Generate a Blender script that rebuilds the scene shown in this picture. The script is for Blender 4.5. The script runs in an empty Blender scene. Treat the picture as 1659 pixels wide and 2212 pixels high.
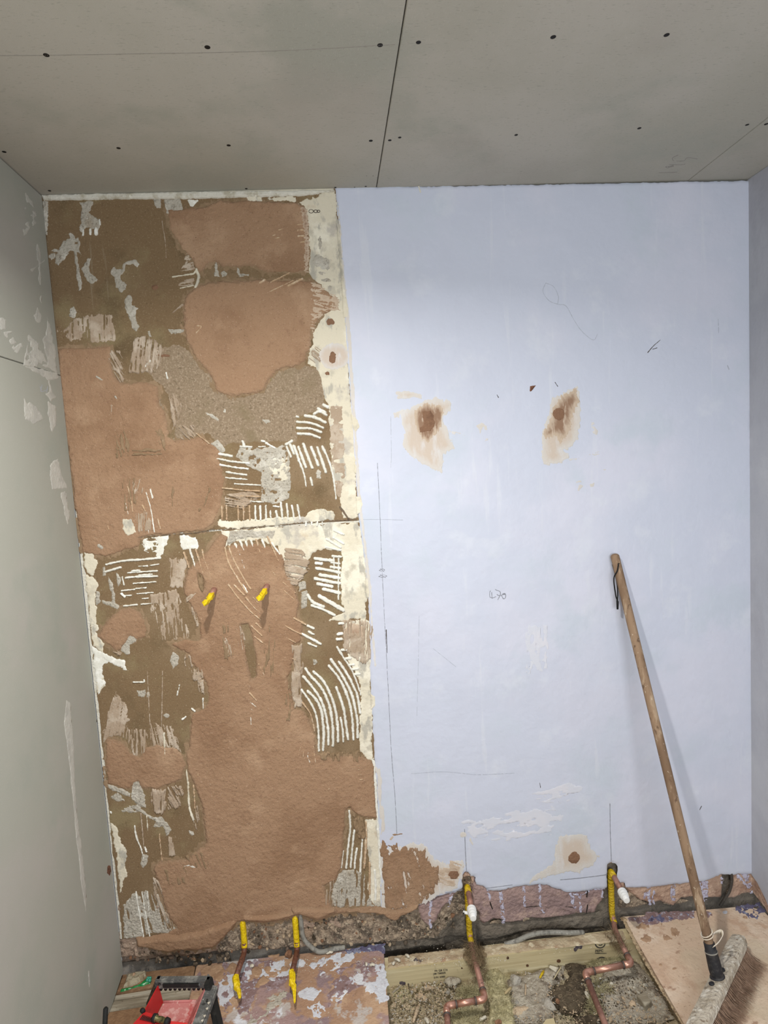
import bpy, bmesh, math, random
import numpy as np
from mathutils import Vector, Matrix

random.seed(7)
SC = bpy.context.scene
COL = SC.collection

# ------------------------------------------------------------------ camera
W, H, F = 1659.0, 2212.0, 1300.0
YAW, PITCH, ROLL = [math.radians(a) for a in (4.60, -5.10, -3.37)]
CAM = np.array([0.0, -1.88, 1.62])
_f = np.array([math.sin(YAW)*math.cos(PITCH), math.cos(YAW)*math.cos(PITCH), math.sin(PITCH)])
_r = np.array([math.cos(YAW), -math.sin(YAW), 0.0])
_u = np.cross(_r, _f)
CR = _r*math.cos(ROLL) + _u*math.sin(ROLL)
CU = -_r*math.sin(ROLL) + _u*math.cos(ROLL)
CF = _f
cd = bpy.data.cameras.new('camera')
cam = bpy.data.objects.new('camera', cd)
COL.objects.link(cam)
cd.sensor_fit = 'VERTICAL'
cd.sensor_height = 24.0
cd.lens = 24.0*F/H
cd.clip_start = 0.02
cam.matrix_world = Matrix(((CR[0], CU[0], -CF[0], CAM[0]), (CR[1], CU[1], -CF[1], CAM[1]),
                           (CR[2], CU[2], -CF[2], CAM[2]), (0, 0, 0, 1)))
SC.camera = cam

# ------------------------------------------------------------------ world, lights, exposure
world = bpy.data.worlds.new('world')
SC.world = world
world.use_nodes = True
world.node_tree.nodes['Background'].inputs[0].default_value = (0.80, 0.88, 1.0, 1)
world.node_tree.nodes['Background'].inputs[1].default_value = 0.7

def area_light(name, loc, aim, sx, sy, power, col, spread=math.pi, disk=False):
    ld = bpy.data.lights.new(name, 'AREA')
    ld.shape = 'DISK' if disk else 'RECTANGLE'
    ld.size = sx
    if not disk:
        ld.size_y = sy
    ld.energy = power
    ld.color = col
    ld.spread = spread
    o = bpy.data.objects.new(name, ld)
    COL.objects.link(o)
    o.location = loc
    o.rotation_euler = (Vector(aim)-Vector(loc)).to_track_quat('-Z', 'Y').to_euler()
    return o

# daylight entering through the window in the rear wall, behind the photographer
area_light('window_daylight', (0.45, -3.14, 1.55), (0.45, 0.0, 1.30), 1.5, 1.3, 39, (0.93, 0.97, 1.0))
# round ceiling downlight in the middle of the room, just above the photographer
area_light('ceiling_downlight', (-0.16, -1.12, 2.405), (-0.16, -1.12, 0.0), 0.07, 0.07, 24, (1.0, 0.97, 0.92), spread=math.radians(157), disk=True)

SC.view_settings.view_transform = 'Standard'
SC.view_settings.look = 'None'
SC.view_settings.gamma = 1.0
SC.view_settings.use_curve_mapping = False
SC.view_settings.exposure = 0.27
SC.cycles.use_denoising = True
SC.cycles.max_bounces = 5
SC.cycles.diffuse_bounces = 3
SC.cycles.use_adaptive_sampling = True
SC.cycles.adaptive_threshold = 0.03
SC.cycles.glossy_bounces = 2

# ------------------------------------------------------------------ numeric helpers
def rays(px, py):
    px = np.asarray(px, float); py = np.asarray(py, float)
    return ((px-W/2)/F)[..., None]*CR - ((py-H/2)/F)[..., None]*CU + CF

def on_y(px, py, y=0.0):
    d = rays(px, py); return CAM + d*((y-CAM[1])/d[..., 1])[..., None]

def on_z(px, py, z=0.0):
    d = rays(px, py); return CAM + d*((z-CAM[2])/d[..., 2])[..., None]

def on_x(px, py, x=0.0):
    d = rays(px, py); return CAM + d*((x-CAM[0])/d[..., 0])[..., None]

def PY(px, py, y=0.0): return Vector(on_y(px, py, y))
def PZ(px, py, z=0.0): return Vector(on_z(px, py, z))

_rng = np.random.RandomState(3)
_TAB = _rng.rand(256, 256)

def vnoise(x, y, seed=0):
    x = x + seed*17.31; y = y + seed*9.77
    xi = np.floor(x).astype(int); yi = np.floor(y).astype(int)
    fx = x-xi; fy = y-yi
    fx = fx*fx*(3-2*fx); fy = fy*fy*(3-2*fy)
    a = _TAB[xi % 256, yi % 256]; b = _TAB[(xi+1) % 256, yi % 256]
    c = _TAB[xi % 256, (yi+1) % 256]; d = _TAB[(xi+1) % 256, (yi+1) % 256]
    return (a*(1-fx)+b*fx)*(1-fy) + (c*(1-fx)+d*fx)*fy

def fbm(x, y, sx, sy=None, ang=0.0, seed=0, octv=3):
    """noise in -1..1 with cell size sx along the direction ang (degrees) and sy across it"""
    sy = sx if sy is None else sy
    ca, sa = math.cos(math.radians(ang)), math.sin(math.radians(ang))
    u = (x*ca + y*sa)/sx; v = (-x*sa + y*ca)/sy
    o = np.zeros_like(u); amp = 1.0; tot = 0
    for k in range(octv):
        o += amp*(vnoise(u*2**k, v*2**k, seed+k*5)*2-1); tot += amp; amp *= 0.55
    return o/tot*1.5

def poly_sdf(px, py, poly):
    """signed distance to a polygon, positive inside"""
    d = np.full(px.shape, 1e18); ins = np.zeros(px.shape, bool)
    n = len(poly)
    for i in range(n):
        ax, ay = poly[i]; bx, by = poly[(i+1) % n]
        ex, ey = bx-ax, by-ay
        L = ex*ex+ey*ey
        if L < 1e-9: continue
        t = np.clip(((px-ax)*ex+(py-ay)*ey)/L, 0, 1)
        d = np.minimum(d, (px-ax-t*ex)**2+(py-ay-t*ey)**2)
        if ay != by:
            c = ((ay > py) != (by > py)) & (px < (bx-ax)*(py-ay)/(by-ay)+ax)
            ins ^= c
    d = np.sqrt(d)
    return np.where(ins, d, -d)

def line_sdf(px, py, pts, w0, w1):
    best = np.full(px.shape, -1e9)
    n = len(pts)-1
    for i in range(n):
        ax, ay = pts[i]; bx, by = pts[i+1]
        ex, ey = bx-ax, by-ay
        L = max(ex*ex+ey*ey, 1e-9)
        t = np.clip(((px-ax)*ex+(py-ay)*ey)/L, 0, 1)
        d = np.sqrt((px-ax-t*ex)**2+(py-ay-t*ey)**2)
        w = w0+(w1-w0)*(i+t)/n
        best = np.maximum(best, w/2-d)
    return best

def smooth_line(pts, k=6):
    if len(pts) < 3: return list(pts)
    P = [np.array(p, float) for p in pts]
    P = [2*P[0]-P[1]]+P+[2*P[-1]-P[-2]]
    out = []
    for i in range(1, len(P)-2):
        for j in range(k):
            t = j/k
            out.append(tuple(0.5*((2*P[i])+(-P[i-1]+P[i+1])*t+(2*P[i-1]-5*P[i]+4*P[i+1]-P[i+2])*t*t+(-P[i-1]+3*P[i]-3*P[i+1]+P[i+2])*t**3)))
    out.append(tuple(P[-2]))
    return out

# ------------------------------------------------------------------ scene helpers
def lin(c):
    o = []
    for v in c[:3]:
        v = v/255.0
        o.append(v/12.92 if v <= 0.04045 else ((v+0.055)/1.055)**2.4)
    if max(c)-min(c) < 90:      # all but plastics and tape greyed a little, offsetting saturation from bounced light
        g = 0.3*o[0]+0.59*o[1]+0.11*o[2]
        o = [g+(v-g)*0.84 for v in o]
    return tuple(o)

MATS = {}
def mat(name, base, layers=(), rough=0.85, metal=0.0, spec=0.3, bump=(), coat=0.0, alpha=None):
    """procedural material. layers: (colour, scale, lo, hi[, stretch xyz][, detail][, opacity]) noise masks,
    or ('attr', colour, lo, hi) driven by the depth attribute 't'; bump: (scale, strength[, stretch])"""
    m = bpy.data.materials.new(name); m.use_nodes = True
    nt = m.node_tree; N = nt.nodes; L = nt.links
    bs = N['Principled BSDF']
    bs.inputs['Roughness'].default_value = rough
    bs.inputs['Metallic'].default_value = metal
    bs.inputs['Specular IOR Level'].default_value = spec
    bs.inputs['Coat Weight'].default_value = coat
    tc = N.new('ShaderNodeTexCoord')
    cur = None
    def mapped(st, off=0.0):
        if st is None: st = (1, 1, 1)
        mp = N.new('ShaderNodeMapping')
        mp.inputs['Scale'].default_value = st[:3]
        mp.inputs['Location'].default_value = (off, off*.7, off*1.3)
        if len(st) > 3: mp.inputs['Rotation'].default_value = st[3:6]
        L.new(tc.outputs['Object'], mp.inputs['Vector'])
        return mp.outputs['Vector']
    def ramp(sock, lo, hi):
        mr = N.new('ShaderNodeMapRange')
        mr.interpolation_type = 'SMOOTHSTEP'
        mr.inputs['From Min'].default_value = lo; mr.inputs['From Max'].default_value = hi
        L.new(sock, mr.inputs['Value'])
        return mr.outputs['Result']
    for k, ly in enumerate(layers):
        if ly[0] == 'attr':
            _, col, lo, hi = ly
            at = N.new('ShaderNodeAttribute'); at.attribute_name = 't'
            fac = ramp(at.outputs['Fac'], lo, hi)
            op = 1.0
        else:
            col, sc, lo, hi = ly[:4]
            st = ly[4] if len(ly) > 4 else None
            det = ly[5] if len(ly) > 5 else 5.0
            op = ly[6] if len(ly) > 6 else 1.0
            nz = N.new('ShaderNodeTexNoise')
            nz.inputs['Scale'].default_value = sc
            nz.inputs['Detail'].default_value = det
            nz.inputs['Roughness'].default_value = 0.6
            L.new(mapped(st, k*3.7+len(name)*0.61), nz.inputs['Vector'])
            fac = ramp(nz.outputs['Fac'], lo, hi)
        if op < 1.0:
            mu = N.new('ShaderNodeMath'); mu.operation = 'MULTIPLY'; mu.inputs[1].default_value = op
            L.new(fac, mu.inputs[0]); fac = mu.outputs[0]
        mx = N.new('ShaderNodeMix'); mx.data_type = 'RGBA'
        L.new(fac, mx.inputs['Factor'])
        if cur is None: mx.inputs[6].default_value = (*lin(base), 1)
        else: L.new(cur, mx.inputs[6])
        mx.inputs[7].default_value = (*lin(col), 1)
        cur = mx.outputs[2]
    if cur is None: bs.inputs['Base Color'].default_value = (*lin(base), 1)
    else: L.new(cur, bs.inputs['Base Color'])
    prev = None
    for b in bump:
        nz = N.new('ShaderNodeTexNoise')
        nz.inputs['Scale'].default_value = b[0]
        nz.inputs['Detail'].default_value = 4.0
        L.new(mapped(b[2] if len(b) > 2 else None), nz.inputs['Vector'])
        bp = N.new('ShaderNodeBump')
        bp.inputs['Strength'].default_value = b[1]
        bp.inputs['Distance'].default_value = 1.1/b[0]
        L.new(nz.outputs['Fac'], bp.inputs['Height'])
        if prev is not None: L.new(prev, bp.inputs['Normal'])
        prev = bp.outputs['Normal']
    if prev is not None: L.new(prev, bs.inputs['Normal'])
    MATS[name] = m
    return m

def mesh_obj(name, verts, faces, material, parent=None, smooth=True, t=None, label=None):
    me = bpy.data.meshes.new(name)
    if isinstance(verts, np.ndarray): verts = verts.tolist()
    if isinstance(faces, np.ndarray): faces = faces.tolist()
    me.from_pydata(verts, [], faces)
    if t is not None:
        at = me.attributes.new('t', 'FLOAT', 'POINT')
        at.data.foreach_set('value', np.asarray(t, np.float32))
    if smooth:
        me.polygons.foreach_set('use_smooth', [True]*len(me.polygons))
    me.materials.append(MATS[material] if isinstance(material, str) else material)
    me.update()
    o = bpy.data.objects.new(name, me)
    COL.objects.link(o)
    if parent is not None: o.parent = parent
    if label: o['label'] = label
    return o

def bm_obj(name, bm, material, parent=None, smooth=False, label=None):
    me = bpy.data.meshes.new(name)
    bmesh.ops.recalc_face_normals(bm, faces=bm.faces)
    bm.to_mesh(me); bm.free()
    if smooth: me.polygons.foreach_set('use_smooth', [True]*len(me.polygons))
    me.materials.append(MATS[material] if isinstance(material, str) else material)
    o = bpy.data.objects.new(name, me)
    COL.objects.link(o)
    if parent is not None: o.parent = parent
    if label: o['label'] = label
    return o

def empty(name, loc=(0, 0, 0)):
    o = bpy.data.objects.new(name, None)
    o.empty_display_size = 0.05
    COL.objects.link(o); o.location = loc
    return o

def tag(o, label=None, cat=None, group=None, kind=None):
    if label: o['label'] = label
    if cat: o['category'] = cat
    if group: o['group'] = group
    if kind: o['kind'] = kind
    return o

def keep(o, parent):
    """parent o while it stays where it was built in world space"""
    o.parent = parent
    o.matrix_parent_inverse = Matrix.Translation(parent.location).inverted()
    return o

def prism(name, pts, vec, material, parent=None, bevel=0.0, label=None):
    """closed solid: polygon pts swept by vec"""
    bm = bmesh.new()
    a = [bm.verts.new(p) for p in pts]
    b = [bm.verts.new(Vector(p)+Vector(vec)) for p in pts]
    bm.faces.new(a); bm.faces.new(list(reversed(b)))
    n = len(pts)
    for i in range(n): bm.faces.new((a[i], a[(i+1) % n], b[(i+1) % n], b[i]))
    if bevel: bmesh.ops.bevel(bm, geom=list(bm.edges), offset=bevel, segments=2, affect='EDGES', clamp_overlap=True)
    return bm_obj(name, bm, material, parent, label=label)

def box(name, lo, hi, material, parent=None, bevel=0.0, label=None):
    x0, y0, z0 = lo; x1, y1, z1 = hi
    return prism(name, [(x0, y0, z0), (x1, y0, z0), (x1, y1, z0), (x0, y1, z0)], (0, 0, z1-z0), material, parent, bevel, label)

def tube_data(path, rad, n=14, cap=True):
    P = [Vector(p) for p in path]
    R = rad if isinstance(rad, (list, tuple)) else [rad]*len(P)
    vs, fs = [], []
    tan = []
    for i in range(len(P)):
        a = P[max(i-1, 0)]; b = P[min(i+1, len(P)-1)]
        tan.append((b-a).normalized() if (b-a).length > 1e-9 else (tan[-1] if tan else Vector((0, 0, 1))))
    ref = Vector((0, 0, 1)) if abs(tan[0].z) < 0.9 else Vector((1, 0, 0))
    nx = tan[0].cross(ref).normalized()
    for i in range(len(P)):
        nx = (nx - tan[i]*nx.dot(tan[i])).normalized()
        ny = tan[i].cross(nx)
        for k in range(n):
            a = 2*math.pi*k/n
            vs.append(tuple(P[i]+(nx*math.cos(a)+ny*math.sin(a))*R[i]))
    for i in range(len(P)-1):
        for k in range(n):
            k2 = (k+1) % n
            fs.append((i*n+k, i*n+k2, (i+1)*n+k2, (i+1)*n+k))
    if cap:
        fs.append(tuple(reversed(range(n)))); fs.append(tuple((len(P)-1)*n+k for k in range(n)))
    return vs, fs

def tube(name, path, rad, material, parent=None, n=14, label=None, cap=True):
    vs, fs = tube_data(path, rad, n, cap)
    return mesh_obj(name, vs, fs, material, parent, True, label=label)

def fillet(pts, r=0.02, k=6):
    P = [Vector(p) for p in pts]
    out = [P[0]]
    for i in range(1, len(P)-1):
        a = (P[i-1]-P[i]); b = (P[i+1]-P[i])
        rr = min(r, a.length*0.45, b.length*0.45)
        p0 = P[i]+a.normalized()*rr; p1 = P[i]+b.normalized()*rr
        for j in range(k+1):
            t = j/k
            out.append(p0*(1-t)**2+P[i]*2*t*(1-t)+p1*t*t)
    out.append(P[-1])
    return out

# surface maps: pixel of a traced outline -> point on the real surface, raised by h metres along its normal
CEIL = 2.43
XL, XR = -0.78, 1.366
def wall_map(px, py, h): return on_y(px, py, 0.0) + h[..., None]*np.array([0, -1.0, 0])
def floor_map(px, py, h, z=0.0): return on_z(px, py, z) + h[..., None]*np.array([0, 0, 1.0])
def ceil_map(px, py, h): return on_z(px, py, CEIL) + h[..., None]*np.array([0, 0, -1.0])
def left_map(px, py, h): return on_x(px, py, XL) + h[..., None]*np.array([1.0, 0, 0])
def right_map(px, py, h): return on_x(px, py, XR) + h[..., None]*np.array([-1.0, 0, 0])

_pc = [0]
def patch(parent, name, material, poly, step=2.0, edge=((1.5, 9, 9, 0),), th=1.0, feather=2.5, relief=(), base=0.0,
          gap=None, sub=(), smap=wall_map, tw=14.0, line=None, label=None, curve=True, thfn=None, grow=0.0):
    """a layer stuck on a surface: traced outline (pixels), ragged edge, real thickness th (mm), relief (mm)"""
    _pc[0] += 1
    sd = _pc[0]
    if line is not None:
        pts, w0, w1 = line
        pts = smooth_line(pts) if curve else pts
        xs = [p[0] for p in pts]; ys = [p[1] for p in pts]; mg = max(w0, w1)/2+3
    else:
        xs = [p[0] for p in poly]; ys = [p[1] for p in poly]
        mg = 4+abs(grow)+sum(abs(e[0])*1.2 for e in edge)
    gx = np.arange(min(xs)-mg, max(xs)+mg+step, step); gy = np.arange(min(ys)-mg, max(ys)+mg+step, step)
    X, Y = np.meshgrid(gx, gy)
    f = line_sdf(X, Y, pts, w0, w1) if line is not None else poly_sdf(X, Y, poly)
    f = f+grow
    for e in edge:
        f = f + e[0]*fbm(X, Y, e[1], e[2], e[3], seed=sd*3)
    for s in sub:
        f = np.minimum(f, -poly_sdf(X, Y, s)+1.0*fbm(X, Y, 8, 8, 0, seed=sd*3+1))
    if gap:
        thr, gsx, gsy, ga, gk = gap
        f = np.minimum(f, (fbm(X, Y, gsx, gsy, ga, seed=sd*3+2)-thr)*gk)
    ins = f > 0
    if not ins.any(): return None
    cell = ins[:-1, :-1] | ins[1:, :-1] | ins[:-1, 1:] | ins[1:, 1:]
    gyv, gxv = np.gradient(f, step)
    g2 = gxv**2+gyv**2+1e-6
    mv = np.clip(-f/g2, -30, 30)
    dx = gxv*mv; dy = gyv*mv
    ln = np.sqrt(dx*dx+dy*dy)+1e-9
    k = np.minimum(1, step*1.0/ln)
    out = ~ins
    XX = np.where(out, X+dx*k, X); YY = np.where(out, Y+dy*k, Y)
    prof = np.clip(f/feather, 0, 1); prof = prof*(2-prof)
    h = np.where(out, 0.0, prof)*th
    if thfn is not None: h = h*thfn(X, Y)
    for r in relief:
        h = h + np.where(out, 0, np.clip(f/(feather*2), 0, 1))*r[0]*fbm(X, Y, r[1], r[2], r[3], seed=sd*3+11)
    h = np.where(out, -0.15, np.maximum(h, 0.05)) + base + 0.006*(sd % 40)
    V = smap(XX, YY, h/1000.0)
    nx = len(gx)
    used = np.zeros(X.shape, bool)
    used[:-1, :-1] |= cell; used[1:, :-1] |= cell; used[:-1, 1:] |= cell; used[1:, 1:] |= cell
    idx = np.full(X.shape, -1); idx[used] = np.arange(used.sum())
    cy_, cx_ = np.nonzero(cell)
    a = idx[cy_, cx_]; b = idx[cy_, cx_+1]; c = idx[cy_+1, cx_+1]; d = idx[cy_+1, cx_]
    faces = np.stack([d, c, b, a], 1)
    tt = np.clip(f/tw, 0, 1)[used]
    return mesh_obj(name, V[used], faces, material, parent, True, t=tt, label=label)

def zc(x0, y0, s):
    """outline measured on an enlarged detail (origin x0,y0, enlargement s) -> photograph pixels"""
    return lambda pts: [(x0+x/s, y0+y/s) for x, y in pts]
zA = zc(80, 390, 4.1475); zB = zc(400, 390, 3.95); zC = zc(100, 780, 4.366); zD = zc(430, 780, 4.1475)
zE = zc(170, 1120, 4.74); zF = zc(470, 1120, 4.366); zG = zc(180, 1450, 4.74); zH = zc(480, 1450, 4.366)
zI = zc(820, 780, 3.19); zJ = zc(220, 1750, 3.858); zK = zc(600, 1750, 3.858)
zM = zc(1020, 1860, 5.184); zN = zc(1340, 1840, 5.2); zR = zc(1200, 1800, 3.614); zP = zc(840, 2020, 5.925); zQ = zc(1080, 2000, 5.925)
zS = zc(200, 1850, 2.552); zT = zc(660, 1900, 5.53); zU = zc(470, 1950, 7.213)
def ell(cx, cy, rx, ry, n=18, rot=0):
    c, s = math.cos(math.radians(rot)), math.sin(math.radians(rot))
    return [(cx+rx*math.cos(a)*c-ry*math.sin(a)*s, cy+rx*math.cos(a)*s+ry*math.sin(a)*c) for a in [2*math.pi*i/n for i in range(n)]]

# ------------------------------------------------------------------ materials (procedural)
mat('board_paper', (124, 99, 66), [((136, 118, 80), 6.0, .50, .68), ((140, 117, 86), 3.0, .50, .72), ((104, 84, 54), 7.0, .52, .75), ((154, 134, 102), 240, .55, .70, None, 2, .6), ((90, 72, 46), 170, .60, .75, None, 2, .6), ((186, 174, 148), 150, .69, .73, None, 3, .8), ((158, 144, 118), 30, .66, .72, (1, 1, .06), 4, .5)], rough=.95, bump=[(300, .4)])
mat('fuzzy_paper', (143, 122, 96), [((168, 148, 122), 190, .50, .64, None, 4, .85), ((112, 94, 70), 130, .54, .68, None, 4, .75), ((132, 114, 84), 9, .5, .7)], rough=1.0, bump=[(350, .6)])
mat('plaster_wet', (160, 124, 91), [('attr', (144, 113, 83), .55, .05), ((147, 111, 79), 4.5, .46, .66), ((174, 139, 105), 7.0, .52, .72), ((138, 102, 74), 46, .56, .74, None, 6, .6), ((190, 157, 127), 150, .60, .74, None, 3, .5), ((112, 82, 58), 220, .60, .72, None, 3, .6), ((92, 66, 46), 90, .69, .74, None, 4, .8), ((196, 168, 140), 240, .66, .74, None, 2, .6)], rough=.92, bump=[(45, .12), (110, .4), (420, .5)])
mat('plaster_film', (138, 112, 80), [((150, 122, 90), 20, .46, .62, None, 5, .9), ((124, 102, 70), 60, .54, .68, None, 5, .7), ((164, 140, 112), 180, .60, .70, None, 3, .6)], rough=.95, bump=[(200, .3)])
mat('plaster_thin', (190, 166, 140), [('attr', (142, 105, 77), .15, .9), ((206, 186, 162), 60, .50, .68, None, 5, .55), ((120, 88, 64), 90, .60, .74, None, 4, .5)], rough=.92, bump=[(260, .3)])
mat('smear', (166, 144, 119), [((190, 173, 152), 16, .46, .62, None, 5, .9), ((138, 114, 86), 40, .58, .72, None, 4, .7), ((182, 165, 148), 200, .55, .68, None, 3, .5)], rough=.95, bump=[(240, .35)])
mat('grey_adhesive', (180, 172, 156), [((202, 196, 182), 24, .50, .66, None, 6, .85), ((146, 136, 118), 60, .56, .72, None, 6, .75), ((160, 142, 116), 14, .58, .72, None, 5, .6), ((112, 102, 86), 130, .58, .68, None, 3, .65), ((212, 206, 192), 110, .60, .70, None, 3, .6)], rough=.95, bump=[(130, .8), (420, .4)])
mat('cream_skim', (211, 202, 178), [((226, 219, 198), 9, .46, .62), ((186, 178, 158), 20, .53, .66, None, 6, .85), ((168, 163, 150), 22, .55, .63, (1, 1, .45), 7, .85), ((194, 172, 140), 13, .60, .74, None, 5, .6), ((176, 168, 158), 8, .58, .66, None, 7, .7), ((128, 112, 92), 60, .68, .75, None, 6, .7)], rough=.85, bump=[(90, .2), (300, .2)])
mat('white_adhesive', (216, 214, 202), [((232, 231, 222), 60, .48, .62), ((188, 182, 166), 90, .60, .72, None, 5, .7)], rough=.8, bump=[(200, .2)])
mat('coated_adhesive', (192, 160, 122), [((210, 188, 158), 70, .50, .64), ((158, 120, 86), 60, .54, .68, None, 5, .8)], rough=.9, bump=[(200, .25)])
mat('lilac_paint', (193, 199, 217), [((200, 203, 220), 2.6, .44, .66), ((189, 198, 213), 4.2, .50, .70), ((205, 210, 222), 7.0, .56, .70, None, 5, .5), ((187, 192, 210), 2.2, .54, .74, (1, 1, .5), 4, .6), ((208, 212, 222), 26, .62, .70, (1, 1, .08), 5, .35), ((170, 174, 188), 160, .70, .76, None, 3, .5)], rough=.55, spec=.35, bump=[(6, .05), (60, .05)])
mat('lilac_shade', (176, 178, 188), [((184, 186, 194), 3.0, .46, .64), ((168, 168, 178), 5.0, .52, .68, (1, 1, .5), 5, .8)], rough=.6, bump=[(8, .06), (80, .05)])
mat('pale_wash', (203, 197, 190), [('attr', (199, 183, 167), .1, .9), ((208, 206, 206), 30, .50, .66, (1, 1, .3), 5, .7)], rough=.8, bump=[(200, .15)])
mat('brown_wash', (192, 170, 146), [('attr', (146, 113, 87), .1, .8), ((202, 182, 160), 60, .53, .66, (1.6, 1, .35), 5, .7)], rough=.9, bump=[(200, .2)])
mat('filler_brown', (134, 97, 70), [((118, 84, 60), 40, .48, .66), ((150, 114, 86), 140, .58, .70, None, 3, .6)], rough=.95, bump=[(150, .5)])
mat('white_scrape', (202, 205, 217), [((208, 208, 218), 12, .45, .65)], rough=.7)
mat('ceiling_board', (175, 172, 159), [((183, 179, 168), 1.6, .42, .62), ((168, 168, 156), 3.0, .50, .68), ((173, 167, 157), 2.2, .54, .70, None, 3, .6), ((190, 187, 176), 420, .60, .72, (1, .25, 1), 2, .6), ((150, 148, 137), 300, .60, .72, (.3, 1, 1), 2, .55)], rough=.95, bump=[(500, .12)])
mat('grey_board', (166, 167, 155), [((172, 169, 160), 2.0, .44, .64), ((160, 164, 152), 3.5, .50, .68), ((182, 181, 170), 420, .62, .72, None, 2, .5)], rough=.95, bump=[(450, .12)])
mat('board_filler', (192, 191, 181), [((180, 179, 170), 25, .48, .64), ((202, 200, 191), 60, .55, .7)], rough=.9, bump=[(150, .2)])
mat('gypsum_edge', (208, 204, 190), [((180, 172, 150), 30, .50, .68), ((222, 218, 204), 60, .55, .70)], rough=.9, bump=[(150, .4)])
mat('dark_gap', (34, 30, 26), rough=1.0)
mat('pencil', (134, 137, 148), rough=.7)
mat('pencil_soft', (170, 176, 190), rough=.7)
mat('ceiling_pencil', (150, 146, 137), rough=.8)
mat('joint_line', (112, 94, 74), [((84, 70, 56), 120, .5, .62), ((176, 164, 140), 60, .60, .70)], rough=.95)
mat('dark_mark', (72, 62, 54), rough=.9)
mat('rust_mark', (126, 82, 58), [((88, 56, 40), 160, .45, .6)], rough=.95)
mat('screw_dark', (34, 31, 29), [((60, 54, 48), 300, .55, .7)], rough=.6, metal=.3)
mat('rubble', (148, 129, 107), [((100, 88, 74), 18, .44, .62), ((172, 150, 124), 60, .50, .62), ((196, 178, 150), 130, .57, .66, None, 4, .9), ((164, 134, 106), 8, .54, .68, None, 5, .7), ((66, 58, 50), 40, .63, .73)], rough=1.0, bump=[(60, .8), (220, .7)])
mat('rubble_pink', (164, 138, 117), [((184, 158, 136), 30, .48, .62), ((126, 106, 88), 18, .52, .66), ((196, 176, 152), 110, .58, .68, None, 4, .8)], rough=1.0, bump=[(60, .8), (220, .6)])
mat('concrete_dark', (118, 107, 93), [((92, 84, 73), 10, .44, .62), ((140, 129, 114), 22, .54, .68, None, 6, .8), ((104, 98, 84), 6, .55, .7, None, 4, .6), ((156, 146, 130), 150, .64, .74, None, 3, .6)], rough=.95, bump=[(40, .5), (250, .4)])
mat('pink_render', (162, 133, 126), [((146, 120, 117), 14, .44, .62), ((182, 152, 138), 30, .54, .68, None, 5, .8), ((126, 102, 99), 70, .60, .72, None, 5, .7)], rough=.95, bump=[(70, .6), (260, .4)])
mat('tan_render', (186, 152, 128), [((164, 128, 106), 18, .46, .62), ((206, 174, 148), 40, .54, .68, None, 5, .8), ((136, 104, 86), 60, .60, .72)], rough=.95, bump=[(70, .6), (240, .4)])
mat('paint_drip', (184, 182, 204), [((150, 134, 150), 150, .48, .60), ((206, 208, 224), 90, .55, .68)], rough=.6)
mat('chip_left', (166, 128, 98), [((186, 150, 116), 12, .48, .62), ((160, 130, 126), 7, .50, .58), ((142, 118, 120), 11, .56, .62), ((132, 100, 74), 60, .60, .72, None, 5, .7), ((184, 176, 170), 14, .56, .62, None, 8, .85), ((208, 210, 216), 9, .60, .64, None, 8), ((214, 206, 188), 200, .68, .74, None, 2, .7)], rough=.8, bump=[(40, .25), (200, .25)])
mat('chip_right', (204, 174, 144), [((214, 190, 164), 5, .44, .62), ((192, 158, 128), 14, .52, .66), ((158, 118, 90), 34, .61, .69, None, 6, .8), ((164, 132, 106), 120, .60, .70, None, 4, .75), ((196, 178, 146), 3, .54, .70, None, 3, .7)], rough=.9, bump=[(60, .2), (260, .2)])
mat('chip_edge', (176, 150, 112), [((120, 94, 64), 90, .48, .64), ((198, 176, 140), 140, .56, .68)], rough=.95, bump=[(160, .6)])
mat('splat_white', (200, 203, 212), [((170, 162, 170), 40, .54, .68, None, 6, .8), ((214, 216, 222), 20, .5, .66)], rough=.7, bump=[(90, .3)])
mat('splat_blue', (96, 92, 122), [((130, 134, 160), 50, .48, .62), ((176, 190, 206), 70, .58, .68), ((70, 60, 80), 40, .58, .70)], rough=.6, bump=[(120, .25)])
mat('splat_mauve', (136, 108, 106), [((160, 140, 146), 60, .50, .62), ((186, 192, 210), 80, .57, .66), ((112, 84, 80), 40, .60, .70)], rough=.6, bump=[(120, .25)])
mat('mud', (148, 112, 76), [((128, 94, 62), 20, .46, .64), ((168, 134, 98), 40, .56, .70)], rough=.95, bump=[(60, .4), (220, .3)])
mat('tan_splat', (172, 136, 102), [((154, 118, 86), 30, .46, .64), ((186, 152, 118), 70, .56, .70)], rough=.95, bump=[(120, .3)])
mat('joist_wood', (192, 175, 130), [((174, 153, 106), 10, .46, .62, (.08, 1, 1.4)), ((206, 192, 150), 22, .52, .66, (.06, 1, 2)), ((164, 126, 72), 4, .64, .76, None, 4, .8)], rough=.85, bump=[(60, .1, (.1, 1, 2))])
mat('joist_top', (182, 162, 128), [((158, 134, 102), 14, .44, .58), ((204, 188, 154), 30, .52, .64), ((162, 130, 98), 18, .58, .66), ((128, 106, 80), 90, .62, .74, None, 5, .7)], rough=.95, bump=[(90, .4)])
mat('grey_wood', (176, 166, 144), [((134, 122, 100), 16, .46, .62, (.1, 1, 1)), ((178, 170, 152), 40, .54, .68, (.15, 1, 1)), ((112, 98, 78), 80, .62, .72)], rough=.95, bump=[(80, .35, (.15, 1, 1))])
mat('pit_soil', (162, 145, 110), [((182, 166, 130), 12, .46, .60), ((136, 120, 90), 24, .52, .66), ((188, 178, 130), 7, .54, .66, None, 5, .8), ((108, 94, 70), 60, .62, .72, None, 5, .8), ((208, 196, 166), 120, .58, .66, None, 3, .9)], rough=1.0, bump=[(90, .8), (300, .6)])
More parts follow.
